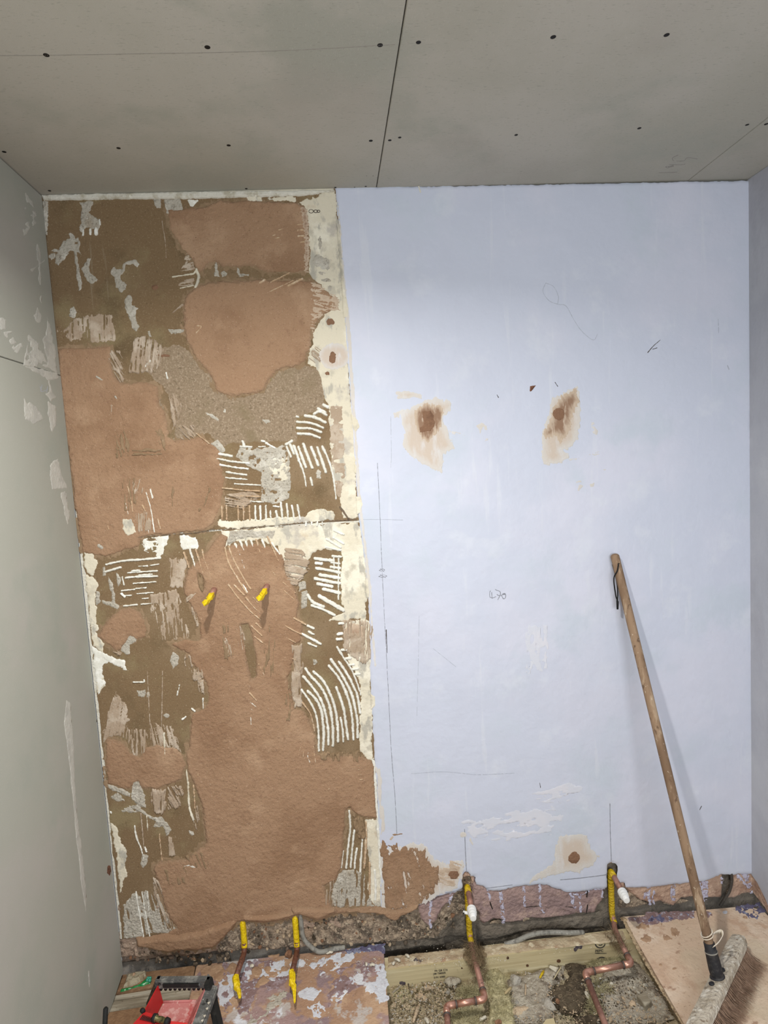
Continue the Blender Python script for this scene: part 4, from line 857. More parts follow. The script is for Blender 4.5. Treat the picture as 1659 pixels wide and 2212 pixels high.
ridges(zH, [([(745, 170), (830, 290), (880, 400), (907, 560), (910, 750)], 20), ([(810, 190), (880, 260), (930, 360), (950, 480), (957, 600), (950, 742)], 26), ([(765, 50), (850, 150), (930, 270), (975, 400), (1000, 560), (1000, 690)], 24),
            ([(786, -26), (830, 40), (930, 150), (1000, 290), (1030, 420), (1045, 560), (1045, 700)], 25), ([(861, 4), (950, 90), (1030, 240), (1070, 380), (1090, 540), (1092, 662)], 25), ([(1075, 150), (1120, 270), (1150, 380), (1170, 520), (1187, 642)], 25),
            ([(1006, -51), (1090, 50), (1150, 160), (1200, 300), (1225, 450), (1237, 642)], 25), ([(1026, -111), (1106, 0), (1170, 110), (1222, 220), (1258, 370), (1275, 500), (1277, 622)], 25), ([(1101, -91), (1186, 39), (1246, 159), (1275, 230), (1302, 392)], 25), ([(1086, -226), (1136, -141), (1216, -21), (1276, 119), (1305, 222)], 22, 14),
            ([(1115, 440), (1135, 540), (1142, 662)], 20), ([(745, 280), (800, 350), (840, 420), (870, 560)], 14, 14, CA), ([(235, 115), (275, 150)], 14), ([(260, 200), (330, 275)], 18, 14, CA), ([(265, 285), (340, 345)], 22, 14), ([(268, 345), (305, 375)], 16), ([(270, 420), (275, 515)], 12),
            ([(740, 710), (715, 800)], 12, 12, CA), ([(770, 690), (765, 800)], 12, 12, CA), ([(812, 760), (808, 800), (825, 850)], 18), ([(860, 700), (880, 850)], 12, 12, CA), ([(1270, 877), (1292, 877)], 12, 12, CA), ([(1275, 920), (1308, 920)], 12, 12, CA), ([(1285, 967), (1315, 967)], 12, 12, CA), ([(1292, 1013), (1325, 1013)], 12, 12, CA), ([(885, 975), (885, 1010)], 9), ([(1012, 1085), (1000, 1130)], 8, 6, CA)])
ridges(zK, [([(595, 5), (605, 150), (592, 260), (570, 478)], 17), ([(640, 165), (627, 260), (607, 478)], 17), ([(660, 320), (645, 400), (640, 484)], 17), ([(707, 240), (697, 350), (688, 510)], 17), ([(735, 250), (728, 380), (720, 475)], 22, 22, CA), ([(765, 440), (766, 690)], 20, 20, CA), ([(808, 500), (815, 650), (810, 742)], 22), ([(735, 90), (740, 240)], 16, 14, CA), ([(548, 340), (530, 478)], 10),
            ([(555, 520), (560, 660), (550, 790)], 22, 22, 'grey_adhesive'), ([(600, 520), (605, 720)], 20, 16, 'grey_adhesive'), ([(512, 560), (505, 790)], 20, 20, 'grey_adhesive')])
ridges(zJ, [([(285, 680), (315, 860), (347, 1052)], 11), ([(335, 680), (365, 860), (400, 1052)], 9), ([(380, 680), (395, 860)], 8), ([(275, 130), (285, 210), (320, 300)], 13), ([(322, 300), (350, 400)], 9), ([(360, 310), (372, 345)], 14), ([(480, 200), (492, 330), (505, 420)], 10, 8, CA), ([(325, 30), (340, 180), (350, 320)], 9, 9, 'smear')])
ridges(zG, [([(1057, 1010), (1075, 1180), (1085, 1380), (1125, 1515)], 15, 26, 'cream_skim'), ([(1115, 1020), (1120, 1090)], 12), ([(1130, 1170), (1145, 1410)], 14, 12, CA), ([(1175, 1040), (1180, 1090)], 10, 8, CA), ([(650, 1480), (660, 1630)], 14, 12, 'cream_skim'), ([(825, 640), (832, 740), (838, 850)], 24, 10, 'cream_skim'), ([(510, 110), (620, 108), (622, 88)], 14), ([(985, 140), (975, 195)], 11), ([(967, 205), (960, 245)], 12), ([(810, 0), (808, 250), (800, 560)], 8, 10, 'smear'), ([(655, 0), (670, 320), (690, 700)], 7, 8, 'smear'), ([(1225, 280), (1228, 380)], 16, 10), ([(1015, 490), (1050, 465)], 18), ([(1110, 380), (1140, 405)], 20)])
ridges(zB, [([(640, 875), (680, 850)], 22, 22, CA), ([(730, 870), (890, 788)], 14, 14, CA), ([(700, 962), (930, 850)], 12, 12, CA), ([(880, 900), (1000, 840)], 22, 22, CA), ([(960, 380), (992, 377)], 12, 12, CA), ([(960, 428), (1002, 425)], 22, 22, CA), ([(965, 478), (1017, 475)], 22, 22, CA), ([(985, 528), (1017, 525)], 16, 16, CA), ([(730, 480), (770, 465)], 10, 10, CA), ([(760, 498), (802, 490)], 12, 12, CA), ([(800, 425), (835, 415)], 14, 14, CA), ([(105, 1240), (140, 1250), (95, 1305)], 14, 14, CA)])
ridges(zA, [([(415, 445), (412, 488)], 18), ([(478, 440), (478, 478)], 24), ([(530, 435), (528, 478)], 34), ([(560, 352), (565, 395)], 20), ([(1215, 864), (1340, 845), (1400, 835), (1430, 800)], 12, 18, 'cream_skim'), ([(1430, 800), (1447, 870), (1420, 955)], 30, 26, 'cream_skim'), ([(1285, 964), (1400, 940)], 9, 14, 'cream_skim'), ([(985, 1660), (1010, 1615)], 24), ([(1215, 1185), (1300, 1115)], 10, 24, 'smear'), ([(1120, 360), (1130, 430), (1150, 560), (1157, 690)], 8, 6, 'smear')])
ridges(zC, [([(480, 150), (530, 180)], 30, 20, 'grey_adhesive'), ([(655, 335), (668, 360)], 26, 20, 'grey_adhesive'), ([(585, 1555), (592, 1585)], 20, 14, CA), ([(460, 1660), (482, 1672)], 12), ([(500, 1740), (530, 1760)], 40, 34, 'grey_adhesive'), ([(940, 50), (965, 10)], 20, 20), ([(1130, 110), (1145, 165)], 14), ([(1410, 680), (1540, 780)], 12, 12, CA), ([(620, 420), (618, 480)], 22, 16, 'smear')])
ridges(zJ, [([(685, 460), (745, 450)], 16, 26), ([(745, 452), (800, 488)], 36, 22), ([(760, 410), (765, 450)], 12, 20)])

# joint between the two boards, and the strip of old coving along the top
patch(wb, 'board_joint', 'joint_line', None, step=1.2, edge=((.7, 12, 12, 0), (.6, 4, 4, 0)), th=.3, base=3.2, line=([(300, 1160), (352, 1156), (420, 1151), (462, 1143)], 1.6, 1.5), curve=False)
patch(wb, 'board_joint', 'joint_line', None, step=1.2, edge=((.8, 12, 12, 0), (.7, 4, 4, 0)), th=.3, base=1.6, line=([(462, 1145), (520, 1141), (580, 1137), (640, 1131), (700, 1126), (764, 1123)], 1.6, 2.2), curve=False)
patch(wb, 'board_joint', 'joint_line', None, step=1.2, edge=((.8, 9, 9, 0),), th=.3, base=1.7, line=([(735, 1096), (752, 1120), (770, 1123)], 5, 1.5), curve=False)
tr = tag(patch(None, 'trim_1', 'gypsum_edge', [(88, 421), (200, 419), (330, 416), (500, 413.5), (690, 411), (723, 410), (723, 416), (690, 419), (650, 424), (530, 427), (400, 430), (250, 431), (95, 434)], step=1.6, edge=((1.0, 12, 12, 0), (.6, 4, 4, 0)), th=7, feather=3, relief=((.6, 12, 5, 0),)), 'cream strip of old coving along the ceiling edge', kind='structure')
patch(wb, 'skim_patch', 'cream_skim', [(88, 412), (400, 406), (720, 402), (722, 413), (400, 419), (95, 424)], step=2, edge=((.8, 10, 10, 0),), th=1.2)

# ------------------------------------------------------------------ marks, stains and scrapes on the lilac plaster
def W_(nm, m, poly, th=.35, edge=((2.4, 20, 4, 90), (1.6, 7, 3, 90)), base=CO, **k):
    k.setdefault('step', 1.6)
    return patch(coat, nm, m, poly, th=th, edge=edge, base=base, feather=2, **k)
W_('plaster_wash', 'pale_wash', zI([(150, 350), (200, 330), (250, 300), (380, 250), (450, 270), (500, 290), (490, 340), (440, 380), (450, 440), (500, 560), (510, 600), (440, 640), (425, 770), (400, 760), (310, 715), (200, 640), (160, 570), (170, 480), (150, 430)]), tw=20, edge=((3, 20, 5, 80), (2, 7, 3, 80)))
W_('plaster_wash', 'pale_wash', zI([(115, 215), (200, 205), (290, 235), (290, 262), (230, 250), (180, 265), (120, 262)]), edge=((2, 14, 5, 0), (1.5, 5, 3, 0)))
W_('plaster_wash', 'pale_wash', zI([(100, 360), (150, 330), (170, 345), (130, 395), (100, 390)]))
W_('plaster_wash', 'brown_wash', zI([(240, 340), (320, 290), (420, 310), (445, 350), (430, 430), (390, 500), (340, 555), (290, 540), (255, 490), (235, 410)]), th=.6, tw=16, edge=((4, 16, 3, 85), (2, 6, 2, 85)))
W_('filler_spot', 'filler_brown', zI([(290, 345), (350, 340), (375, 375), (382, 450), (350, 485), (275, 492), (275, 460), (300, 440)]), th=1.3, edge=((1.5, 10, 10, 0), (1, 4, 4, 0)))
W_('plaster_wash', 'pale_wash', zI([(1185, 260), (1360, 175), (1380, 260), (1380, 400), (1360, 540), (1300, 600), (1250, 610), (1300, 660), (1250, 700), (1120, 715), (1120, 500), (1150, 400)]), tw=20, edge=((3, 22, 5, 75), (2, 7, 3, 75)))
W_('plaster_wash', 'brown_wash', zI([(1190, 320), (1250, 240), (1300, 220), (1362, 170), (1360, 230), (1380, 270), (1345, 330), (1320, 420), (1310, 480), (1270, 540), (1242, 580), (1215, 515), (1140, 540), (1120, 500), (1160, 430)]), th=.6, tw=22, edge=((3.5, 20, 3, 60), (2, 6, 2, 60)))
W_('filler_spot', 'filler_brown', zI(ell(1230, 366, 42, 44)), th=1.3, edge=((1.0, 10, 10, 0), (.8, 4, 4, 0)))
W_('filler_spot', 'rust_mark', zI([(1030, 210), (1035, 175), (1078, 166), (1060, 190), (1040, 210)]), th=.5, edge=((.6, 5, 5, 0),))
for p in (zI([(660, 450), (700, 425), (735, 440), (740, 475), (700, 470), (690, 515), (685, 470)]), zI([(735, 505), (752, 510), (745, 548), (725, 550)]), zI([(1455, 400), (1475, 420), (1480, 450), (1502, 480), (1495, 515), (1470, 500), (1455, 470)]),
          zI([(1440, 645), (1510, 625), (1530, 635), (1480, 650)]), zI([(1345, 830), (1390, 818), (1385, 835), (1350, 840)]), zI([(1365, 850), (1395, 855), (1405, 880), (1365, 892)]), zI([(1440, 850), (1480, 835), (1475, 862), (1450, 865)]), zI([(1535, 745), (1560, 742), (1555, 760)]), zI([(1300, 680), (1370, 660), (1380, 665), (1330, 690)]), zI([(480, 480), (560, 495), (600, 520), (560, 522), (500, 500)])):
    W_('plaster_wash', 'pale_wash', p, th=.25, edge=((1.2, 6, 4, 0),), gap=(-.1, 8, 5, -20, 5), step=1.3)
# brown splash beside the joint and the filled hole low on the right
W_('plaster_wash', 'pale_wash', zK([(850, 260), (920, 300), (1050, 290), (1150, 270), (1240, 300), (1300, 400), (1420, 450), (1540, 400), (1560, 450), (1540, 540), (1480, 650), (1330, 700), (1260, 760), (870, 840)]), tw=22, edge=((4, 20, 5, 80), (2, 7, 3, 80)))
W_('plaster_splash', 'plaster_wet', zK([(860, 300), (870, 255), (895, 270), (900, 320), (940, 340), (930, 290), (980, 285), (990, 340), (1060, 305), (1085, 330), (1100, 310), (1170, 330), (1225, 320), (1250, 400), (1290, 460), (1330, 475), (1340, 560), (1310, 640), (1270, 720), (1190, 760), (1160, 810), (1000, 830), (900, 840), (875, 700), (880, 520), (865, 400)]), th=1.6, edge=((6, 22, 6, 85), (2.5, 9, 3, 85), (1.0, 4, 3, 0)), gap=(-.72, 24, 6, 80, 8), relief=((.3, 12, 12, 0),))
W_('plaster_splash', 'brown_wash', zK([(1330, 480), (1420, 465), (1435, 400), (1540, 435), (1520, 500), (1530, 540), (1480, 570), (1470, 635), (1400, 610), (1330, 600)]), th=.8, edge=((3, 10, 4, 20), (2, 5, 3, 20)), gap=(-.4, 14, 3, 20, 6))
W_('filler_spot', 'filler_brown', zK(ell(1465, 530, 45, 40)), th=1.3, edge=((2, 8, 8, 0),))
W_('plaster_splash', 'plaster_wet', zK([(950, 195), (1040, 190), (1000, 205), (970, 205)]), th=.6, edge=((1, 5, 3, 0),), step=1.2)
W_('plaster_splash', 'brown_wash', zK([(930, 240), (955, 210), (965, 220), (945, 245)]), th=.5, edge=((1, 5, 3, 0),), step=1.2)
W_('plaster_wash', 'pale_wash', [(1205, 1806), (1235, 1800), (1268, 1803), (1275, 1830), (1292, 1848), (1280, 1868), (1258, 1876), (1250, 1886), (1240, 1880), (1212, 1884), (1160, 1898), (1140, 1910), (1150, 1892), (1195, 1864), (1200, 1830)], tw=25)
W_('filler_spot', 'filler_brown', ell(1239, 1851, 13, 13), th=1.3, edge=((1.6, 8, 8, 0), (1, 4, 4, 0)))
W_('plaster_wash', 'pale_wash', zK([(1590, 240), (1605, 225), (1630, 285), (1622, 290)]), edge=((.8, 6, 4, 0),), step=1.2)
W_('plaster_wash', 'pale_wash', zK(ell(1545, 200, 25, 22)), edge=((1.5, 6, 6, 0),), step=1.2)
# pale scraped areas
for p, a in (([(1140, 1354), (1180, 1352), (1184, 1400), (1178, 1450), (1140, 1450), (1134, 1400)], 90), ([(1000, 1775), (1100, 1752), (1190, 1740), (1215, 1760), (1190, 1800), (1080, 1815), (1015, 1805)], -10), ([(1150, 1715), (1230, 1690), (1262, 1700), (1240, 1730), (1160, 1730)], -8)):
    W_('scraped_area', 'white_scrape', p, th=.15, edge=((5, 26, 10, a), (3, 9, 4, a)), gap=(-.05, 24, 7, a, 6), step=1.8)
W_('plaster_wash', 'pale_wash', [(812, 1655), (820, 1660), (824, 1720), (832, 1790), (824, 1800), (818, 1730)], edge=((3, 24, 4, 88),))
W_('skim_lip', 'white_adhesive', [(804, 1640), (810, 1644), (815, 1720), (820, 1800), (826, 1880), (824, 1940), (819, 1880), (814, 1790), (808, 1700)], th=2.0, edge=((1.3, 10, 10, 0),), base=1.5)
W_('skim_lip', 'pale_wash', [(728, 420), (735, 480), (745, 600), (757, 720), (768, 900), (778, 1060), (800, 1260), (812, 1440), (809, 1440), (795, 1262), (772, 1060), (762, 900), (750, 720), (740, 600), (731, 480)], th=.3, edge=((1.6, 14, 14, 0), (1, 4, 4, 0)))

# pencil lines and the handwritten figure
def pen(pts, w=1.2, m='pencil', w1=None, curve=True, nm='pencil_line'):
    return patch(coat, nm, m, None, step=.9, edge=((.25, 4, 4, 0),), th=.1, feather=.5, base=CO+.15, line=(pts, w, w1 or w), curve=curve)
pen([(815, 1000), (820, 1100), (824, 1200), (830, 1330), (838, 1480), (845, 1620), (853, 1720), (857, 1800)], 1.0)
pen([(834, 1360), (836, 1410)], 2.4, 'dark_mark', 1.5)
pen([(1003, 1790), (1005, 1840), (1007, 1882)], 1.5)
pen([(1316.5, 1735), (1317.5, 1800), (1319.5, 1858)], 1.5)
pen([(962, 1927), (990, 1922), (998, 1921)], 1.4); pen([(1050, 1917), (1075, 1914), (1106, 1910)], 1.4)
pen([(1210, 1899), (1245, 1896), (1280, 1892), (1310, 1888)], 1.5)
for dx, dy, rr in ((0, 0, 6), (1.5, 13, 9)):
    c = (825+dx, 1231+dy)
    pen([(c[0]-rr, c[1]+1), (c[0], c[1]-2.5), (c[0]+rr, c[1]), (c[0], c[1]+2.5), (c[0]-rr, c[1]+1)], 1.2); pen([(c[0]-rr*.6, c[1]-3), (c[0]+rr*.7, c[1]+3.5)], 1.1)
z4 = zc(1030, 1260, 16.59)
pen(z4([(478, 262), (455, 320), (455, 470), (480, 498), (540, 510), (610, 500), (670, 468)]), 1.4)
pen(z4([(522, 320), (528, 430), (540, 535)]), 1.4)
pen(z4([(650, 212), (700, 240), (790, 270), (832, 320), (835, 400), (810, 440), (780, 510), (742, 578)]), 1.4)
pen(z4([(715, 390), (740, 415), (800, 432), (880, 434)]), 1.4)
pen(z4([(940, 400), (1000, 385), (990, 355), (950, 358), (895, 400), (890, 450), (920, 520), (965, 548), (1010, 510), (1022, 430), (1010, 375), (960, 390)]), 1.5)
pen([(1178, 612), (1172, 630), (1185, 650), (1205, 658), (1222, 662), (1238, 690), (1255, 715), (1280, 735), (1290, 722)], 1.0, 'pencil_soft'); pen([(1178, 612), (1195, 620), (1205, 640), (1204, 656)], .9, 'pencil_soft')
pen([(1398, 762), (1410, 748), (1425, 735)], 1.6, 'dark_mark', .8); pen([(1408, 755), (1418, 752)], 1.2, 'dark_mark')
pen([(844, 900), (845, 980), (844, 1010)], .9, 'pencil_soft'); pen([(905, 1330), (903, 1440), (900, 1545)], .8, 'pencil_soft'); pen([(935, 1400), (985, 1440)], .8, 'pencil_soft')
pen([(888, 1670), (960, 1666), (1030, 1672), (1110, 1669)], .9, 'pencil_soft'); pen([(778, 1122), (830, 1122), (870, 1123)], 1.0, 'pencil_soft')
pen([(1198, 826), (1204, 835)], 1.2, 'dark_mark'); pen([(1073, 853), (1076, 859)], 1.2, 'dark_mark'); pen([(1165, 1690), (1167, 1700)], 1.2, 'dark_mark'); pen([(1514, 1740), (1510, 1748)], 1.5, 'dark_mark')
pen([(1570, 790), (1573, 798)], 2.0, 'pencil_soft'); pen([(904, 404), (908, 416)], 3, 'gypsum_edge'); pen([(1550, 690), (1551, 720)], 1.0, 'pencil_soft')
z7 = zc(660, 450, 30)
# smudged old numerals on the cream strip
for c, r in ((672, 5), (682, 4), (688, 3.2)):
    pts = [(c+r*math.cos(a), 457+r*.75*math.sin(a)) for a in np.linspace(0, 2*math.pi, 12)]
    patch(BU, 'pencil_mark', 'dark_mark', None, step=.9, edge=((.2, 4, 4, 0),), th=.1, feather=.5, base=1.9, line=(pts, 1.3, 1.3))

# ------------------------------------------------------------------ broken render at the foot of the wall
def slab(nm, m, poly, th, rel=((2.0, 40, 24, 0), (1.2, 14, 9, -20), (.5, 5, 4, 0)), base=-14, **k):
    return patch(mas, nm, m, poly, th=th, feather=6, relief=rel, edge=((1.5, 14, 12, 0), (1.0, 5, 5, 0)), base=base, step=2.0, **k)
S1 = slab('render_slab', 'pink_render', zK([(1165, 800), (1190, 762), (1290, 742), (1440, 688), (1510, 680), (1440, 770), (1380, 830), (1330, 920), (1300, 965), (1250, 992), (1190, 920)]), 13)
S2 = slab('render_slab', 'pink_render', zM([(0, 165), (38, 165), (48, 255), (120, 265), (170, 305), (230, 315), (310, 330), (330, 315), (450, 285), (600, 255), (760, 250), (850, 255), (930, 295), (1040, 335), (1140, 320), (1190, 330), (1260, 330), (1300, 315), (1480, 295), (1492, 420), (1440, 490), (1380, 592), (1200, 608), (1000, 642), (850, 662), (760, 664), (650, 652), (570, 692), (440, 712), (370, 712), (310, 672), (250, 667), (140, 727), (88, 690), (88, 620), (0, 500)]), 12)
S3 = slab('render_slab', 'tan_render', zN([(60, 390), (200, 385), (300, 388), (500, 365), (760, 325), (960, 315), (1130, 235), (1172, 268), (1168, 430), (1152, 532), (1000, 542), (830, 522), (700, 542), (600, 622), (450, 572), (340, 602), (200, 542), (100, 472)]), 12)
S4 = slab('render_slab', 'tan_render', zN([(1270, 235), (1380, 225), (1450, 205), (1560, 230), (1545, 480), (1400, 492), (1290, 542), (1195, 532), (1250, 420)]), 11)
slab('render_slab', 'rubble_pink', zT([(-60, 380), (120, 420), (280, 440), (420, 420), (560, 380), (700, 400), (600, 480), (540, 500), (440, 480), (480, 600), (400, 620), (220, 500), (100, 600), (-60, 620)]), 6, base=-12)
slab('render_slab', 'rubble_pink', zJ([(240, 1160), (480, 1170), (760, 1165), (920, 1140), (860, 1210), (700, 1240), (560, 1210), (400, 1230), (260, 1260)]), 9, base=-13)
slab('render_slab', 'concrete_dark', zM([(60, 740), (160, 760), (400, 730), (620, 710), (900, 680), (1250, 640), (1450, 600), (1500, 640), (1500, 780), (1200, 800), (800, 800), (600, 830), (300, 900), (60, 940)]), 5, base=-16)
slab('render_slab', 'concrete_dark', zT([(760, 760), (860, 700), (1000, 710), (1300, 660), (1500, 640), (1660, 600), (1680, 830), (1500, 840), (1200, 880), (960, 910), (930, 780)]), 6, base=-17)
def drip(par, pts, w, dens=-.05):
    patch(par, 'paint_drip', 'paint_drip', None, step=1.1, edge=((1.5, 5, 5, 0), (1.0, 3, 3, 0)), th=1.0, feather=1.0, base=-1.2+CO*0, line=(pts, w, w*.8), gap=(dens, 5, 5, 0, 6))
def drip2(par, z, pts, w, dens=-.05):
    drip(par, z(pts), w*1.25, dens-.22)
for pts, w in (([(180, 325), (190, 380), (205, 450)], 5), ([(318, 345), (325, 440), (340, 560), (350, 690)], 6.5), ([(580, 300), (585, 400), (590, 500)], 5), ([(760, 275), (758, 380), (765, 500), (800, 580)], 5), ([(1120, 385), (1130, 450), (1150, 520)], 7), ([(1205, 390), (1215, 470), (1220, 560)], 6), ([(1080, 372), (1230, 372), (1300, 340)], 4), ([(1460, 345), (1455, 400)], 4), ([(1320, 320), (1480, 315)], 4)):
    drip2(S2, zM, pts, w)
drip2(S1, zK, [(1280, 765), (1270, 840), (1265, 900), (1275, 980)], 5, -.3); drip2(S1, zK, [(1450, 700), (1440, 750), (1420, 800)], 5)
for pts, w in (([(320, 400), (320, 480), (335, 590)], 7), ([(380, 450), (370, 520), (380, 590)], 4), ([(600, 400), (590, 470), (600, 530)], 9), ([(940, 330), (945, 420), (940, 520)], 15), ([(290, 470), (270, 520)], 5), ([(1145, 290), (1140, 350)], 5)):
    drip2(S3, zN, pts, w, .0)
for pts, w in (([(1400, 240), (1430, 320), (1470, 440)], 12), ([(1320, 270), (1380, 340), (1450, 400)], 6)):
    drip2(S4, zN, pts, w, .0)
# dark cracks and holes in the render
for z, pts, w, par in ((zM, [(200, 460), (212, 500), (228, 535)], 2.4, S2), (zM, [(1292, 495), (1285, 540), (1278, 585)], 2.2, S2), (zM, [(1290, 335), (1282, 400)], 2.5, S2), (zM, [(600, 520), (640, 510), (760, 505)], 1.2, S2), (zM, [(1050, 510), (1110, 515), (1140, 528)], 1.3, S2)):
    patch(par, 'crack', 'dark_gap', None, step=1.0, edge=((.4, 4, 4, 0),), th=.3, feather=.8, base=.8, line=(z(pts), w, w*.7))
slab('broken_hollow', 'rubble', zM([(185, 715), (250, 668), (310, 672), (362, 706), (300, 712)]), 3, base=-4)
slab('broken_hollow', 'rubble', zM([(565, 690), (580, 630), (640, 640), (650, 660), (600, 686)]), 3, base=-3)
slab('broken_hollow', 'rubble', zN([(105, 470), (150, 480), (220, 550), (330, 600), (200, 640), (0, 650), (0, 560), (60, 580)]), 6, base=-10)
slab('broken_hollow', 'rubble', zN([(500, 600), (560, 560), (700, 545), (800, 570), (700, 610), (600, 625)]), 6, base=-10)
slab('chase_lining', 'tan_render', [(1003, 1884), (1010, 1883), (1017, 1892), (1025, 1894), (1026, 1912), (1020, 1912), (1016, 1896), (1001, 1895)], 8, base=-8)
slab('chase_lining', 'tan_render', [(1311, 1868), (1322, 1860), (1333, 1868), (1322, 1866)], 8, base=-8)
slab('chase_lining', 'tan_render', zN([(0, 342), (48, 345), (58, 400), (0, 405)]), 12, base=-8)
# loose rubble aggregate stuck in the rough masonry, piece by piece
rr = random.Random(11)
def pebble_mesh(seed, name):
    r = random.Random(seed)
    bm = bmesh.new()
    bmesh.ops.create_icosphere(bm, subdivisions=1, radius=1.0)
    k = [r.uniform(.6, 1.2) for _ in range(3)]
    for v in bm.verts:
        s = r.uniform(.72, 1.18)
        v.co = Vector((v.co.x*k[0]*s, v.co.y*k[1]*s, v.co.z*k[2]*s*.8))
    me = bpy.data.meshes.new(name); bm.to_mesh(me); bm.free()
    return me
STONES = {}
for mname in ('stone_tan', 'stone_grey', 'stone_white', 'stone_brown', 'rubble', 'dark_soil', 'rubble_pink'):
    STONES[mname] = []
    for i in range(4):
        me = pebble_mesh(i*7+len(mname), 'stone'); me.materials.append(MATS[mname]); STONES[mname].append(me)
for i in range(250):
    px = rr.uniform(280, 985); lo = 1992-(px-500)*.03 if px > 500 else 2054; hi = 2062-(px-500)*.052
    if px > 900: hi = lo+45
    if px < 500: hi = 2082
    py = rr.uniform(lo, hi)
    m = rr.choice(['rubble', 'rubble', 'rubble', 'stone_tan', 'rubble_pink', 'dark_soil', 'stone_brown'])
    o = bpy.data.objects.new('aggregate', rr.choice(STONES[m])); COL.objects.link(o)
    s = rr.uniform(.003, .0085)
    o.location = PY(px, py, .006); o.scale = (s*rr.uniform(1, 1.6), s, s); o.rotation_euler = (rr.uniform(0, 6), rr.uniform(0, 6), rr.uniform(0, 6))
    o.parent = mas

# ------------------------------------------------------------------ the floor: sheets, boards, joists and the open pit
fl = tag(empty('floor', (0, 0, 0)), 'timber floor taken up over a rubble-filled pit between the joists', kind='structure')
TH = .018
YF = -.95
# left chipboard sheet
SL = prism('chipboard_sheet', [(-.552, .012, -TH), (.063, .000, -TH), (.056, -.30, -TH), (.045, YF, -TH), (-.50, YF, -TH), (-.546, -.12, -TH)], (0, 0, TH), 'chip_left', fl, .0012)
# right chipboard sheet
SR = prism('chipboard_sheet', [(.892, -.006, -TH), (1.14, -.020, -TH), (1.330, -.026, -TH), (XR+.004, -.055, -TH), (XR+.004, YF, -TH), (.845, YF, -TH), (.874, -.40, -TH), (.884, -.2, -TH)], (0, 0, TH), 'chip_right', fl, .0012)
# mud-stained board and battens in the left corner
prism('floorboard', [(-.79, .010, -TH), (-.556, .012, -TH), (-.552, -.050, -TH), (-.79, -.062, -TH)], (0, 0, TH), 'mud', fl, .0015)
prism('batten', [(-.79, -.0635, -.02), (-.551, -.052, -.02), (-.550, -.078, -.02), (-.79, -.086, -.02)], (0, 0, .017), 'grey_wood', fl, .002)
prism('batten', [(-.79, -.088, -.02), (-.550, -.080, -.02), (-.548, -.112, -.02), (-.79, -.122, -.02)], (0, 0, .019), 'grey_wood', fl, .002)
prism('floorboard', [(-.79, -.124, -TH), (-.547, -.114, -TH), (-.505, YF, -TH), (-.79, YF, -TH)], (0, 0, TH-.001), 'mud', fl, .0015)
box('chipboard_sheet', (XL-.01, YB, -TH), (XR+.02, YF-.003, 0), 'floor_far', fl, .001)
# joists
YJ = -.0785
J1 = prism('joist', [(.02, -.030, -.115), (.93, -.034, -.115), (.93, YJ, -.115), (.02, YJ, -.115)], (0, 0, .096), 'joist_wood', fl, .002)
J2 = prism('joist', [(.02, -.385, -.115), (.93, -.395, -.115), (.93, -.44, -.115), (.02, -.43, -.115)], (0, 0, .096), 'joist_wood', fl, .002)
for xx in (-.76, .02, .90, 1.34):
    pass
box('joist', (-.62, -1.2, -.115), (-.575, .02, -.0185), 'joist_wood', fl, .002)

# dust and spilled mortar caked on the joist top
patch(J1, 'mortar_crust', 'joist_top', [(838, 2066), (900, 2060), (980, 2050), (1060, 2042), (1150, 2032), (1250, 2020), (1320, 2012), (1345, 2010), (1352, 2030), (1330, 2034), (1250, 2043), (1150, 2053), (1080, 2061), (1040, 2067), (1000, 2070), (960, 2077), (900, 2084), (838, 2092)], step=2, edge=((1.0, 14, 6, -8), (.8, 4, 4, 0)), th=2.0, feather=3, relief=((.8, 12, 6, 0), (.5, 4, 4, 0)), smap=lambda a, b, h: floor_map(a, b, h, -.019))

# the pit bottom
def pit():
    gx = np.linspace(.0, .95, 150); gy = np.linspace(.04, -1.0, 170)
    X, Y = np.meshgrid(gx, gy)
    z = -.098 + .010*fbm(X*1000, Y*1000, 120, 120, 0, 4) + .006*fbm(X*1000, Y*1000, 34, 34, 0, 8) + .003*fbm(X*1000, Y*1000, 11, 11, 0, 12)
    z -= .05*np.clip((Y+.045)/.03, 0, 1)
    z += .012*np.exp(-((X-.42)/.12)**2-((Y+.12)/.05)**2)
    V = np.stack([X, Y, z], -1).reshape(-1, 3)
    n, m_ = X.shape
    I = np.arange(n*m_).reshape(n, m_)
    fc = np.stack([I[1:, :-1], I[1:, 1:], I[:-1, 1:], I[:-1, :-1]], -1).reshape(-1, 4)
    return mesh_obj('pit_bottom', V, fc, 'pit_soil', fl, True)
pb = pit()
pb['label'] = 'loose earth and dust on the pit bottom'
ZP = -.090
pmap = lambda a, b, h: floor_map(a, b, h, ZP)
def pitp(m, poly, th, nm='soil_heap', **k):
    k.setdefault('edge', ((3, 18, 18, 0), (2, 6, 6, 0)))
    k.setdefault('relief', ((th*.25, 18, 12, 0), (th*.15, 6, 5, 0)))
    return patch(pb, nm, m, poly, step=2.2, th=th, feather=14, smap=pmap, **k)
pitp('grey_soil', zQ([(60, 700), (260, 640), (420, 600), (520, 540), (640, 560), (830, 500), (850, 700), (660, 780), (640, 1000), (720, 1160), (560, 1256), (180, 1256), (120, 900)]), 14)
pitp('dark_soil', zQ([(830, 520), (920, 480), (1100, 500), (1120, 620), (1080, 760), (1150, 900), (1130, 1030), (1000, 1130), (820, 1150), (700, 1050), (650, 900), (700, 790), (820, 770), (860, 680)]), 16)
pitp('dark_soil', zQ([(960, 1170), (1180, 1150), (1290, 1170), (1300, 1300), (950, 1300)]), 14)
pitp('grey_soil', zR([(430, 1000), (600, 980), (700, 1080), (840, 1280), (930, 1440), (860, 1489), (420, 1489), (360, 1330), (330, 1180)]), 12)
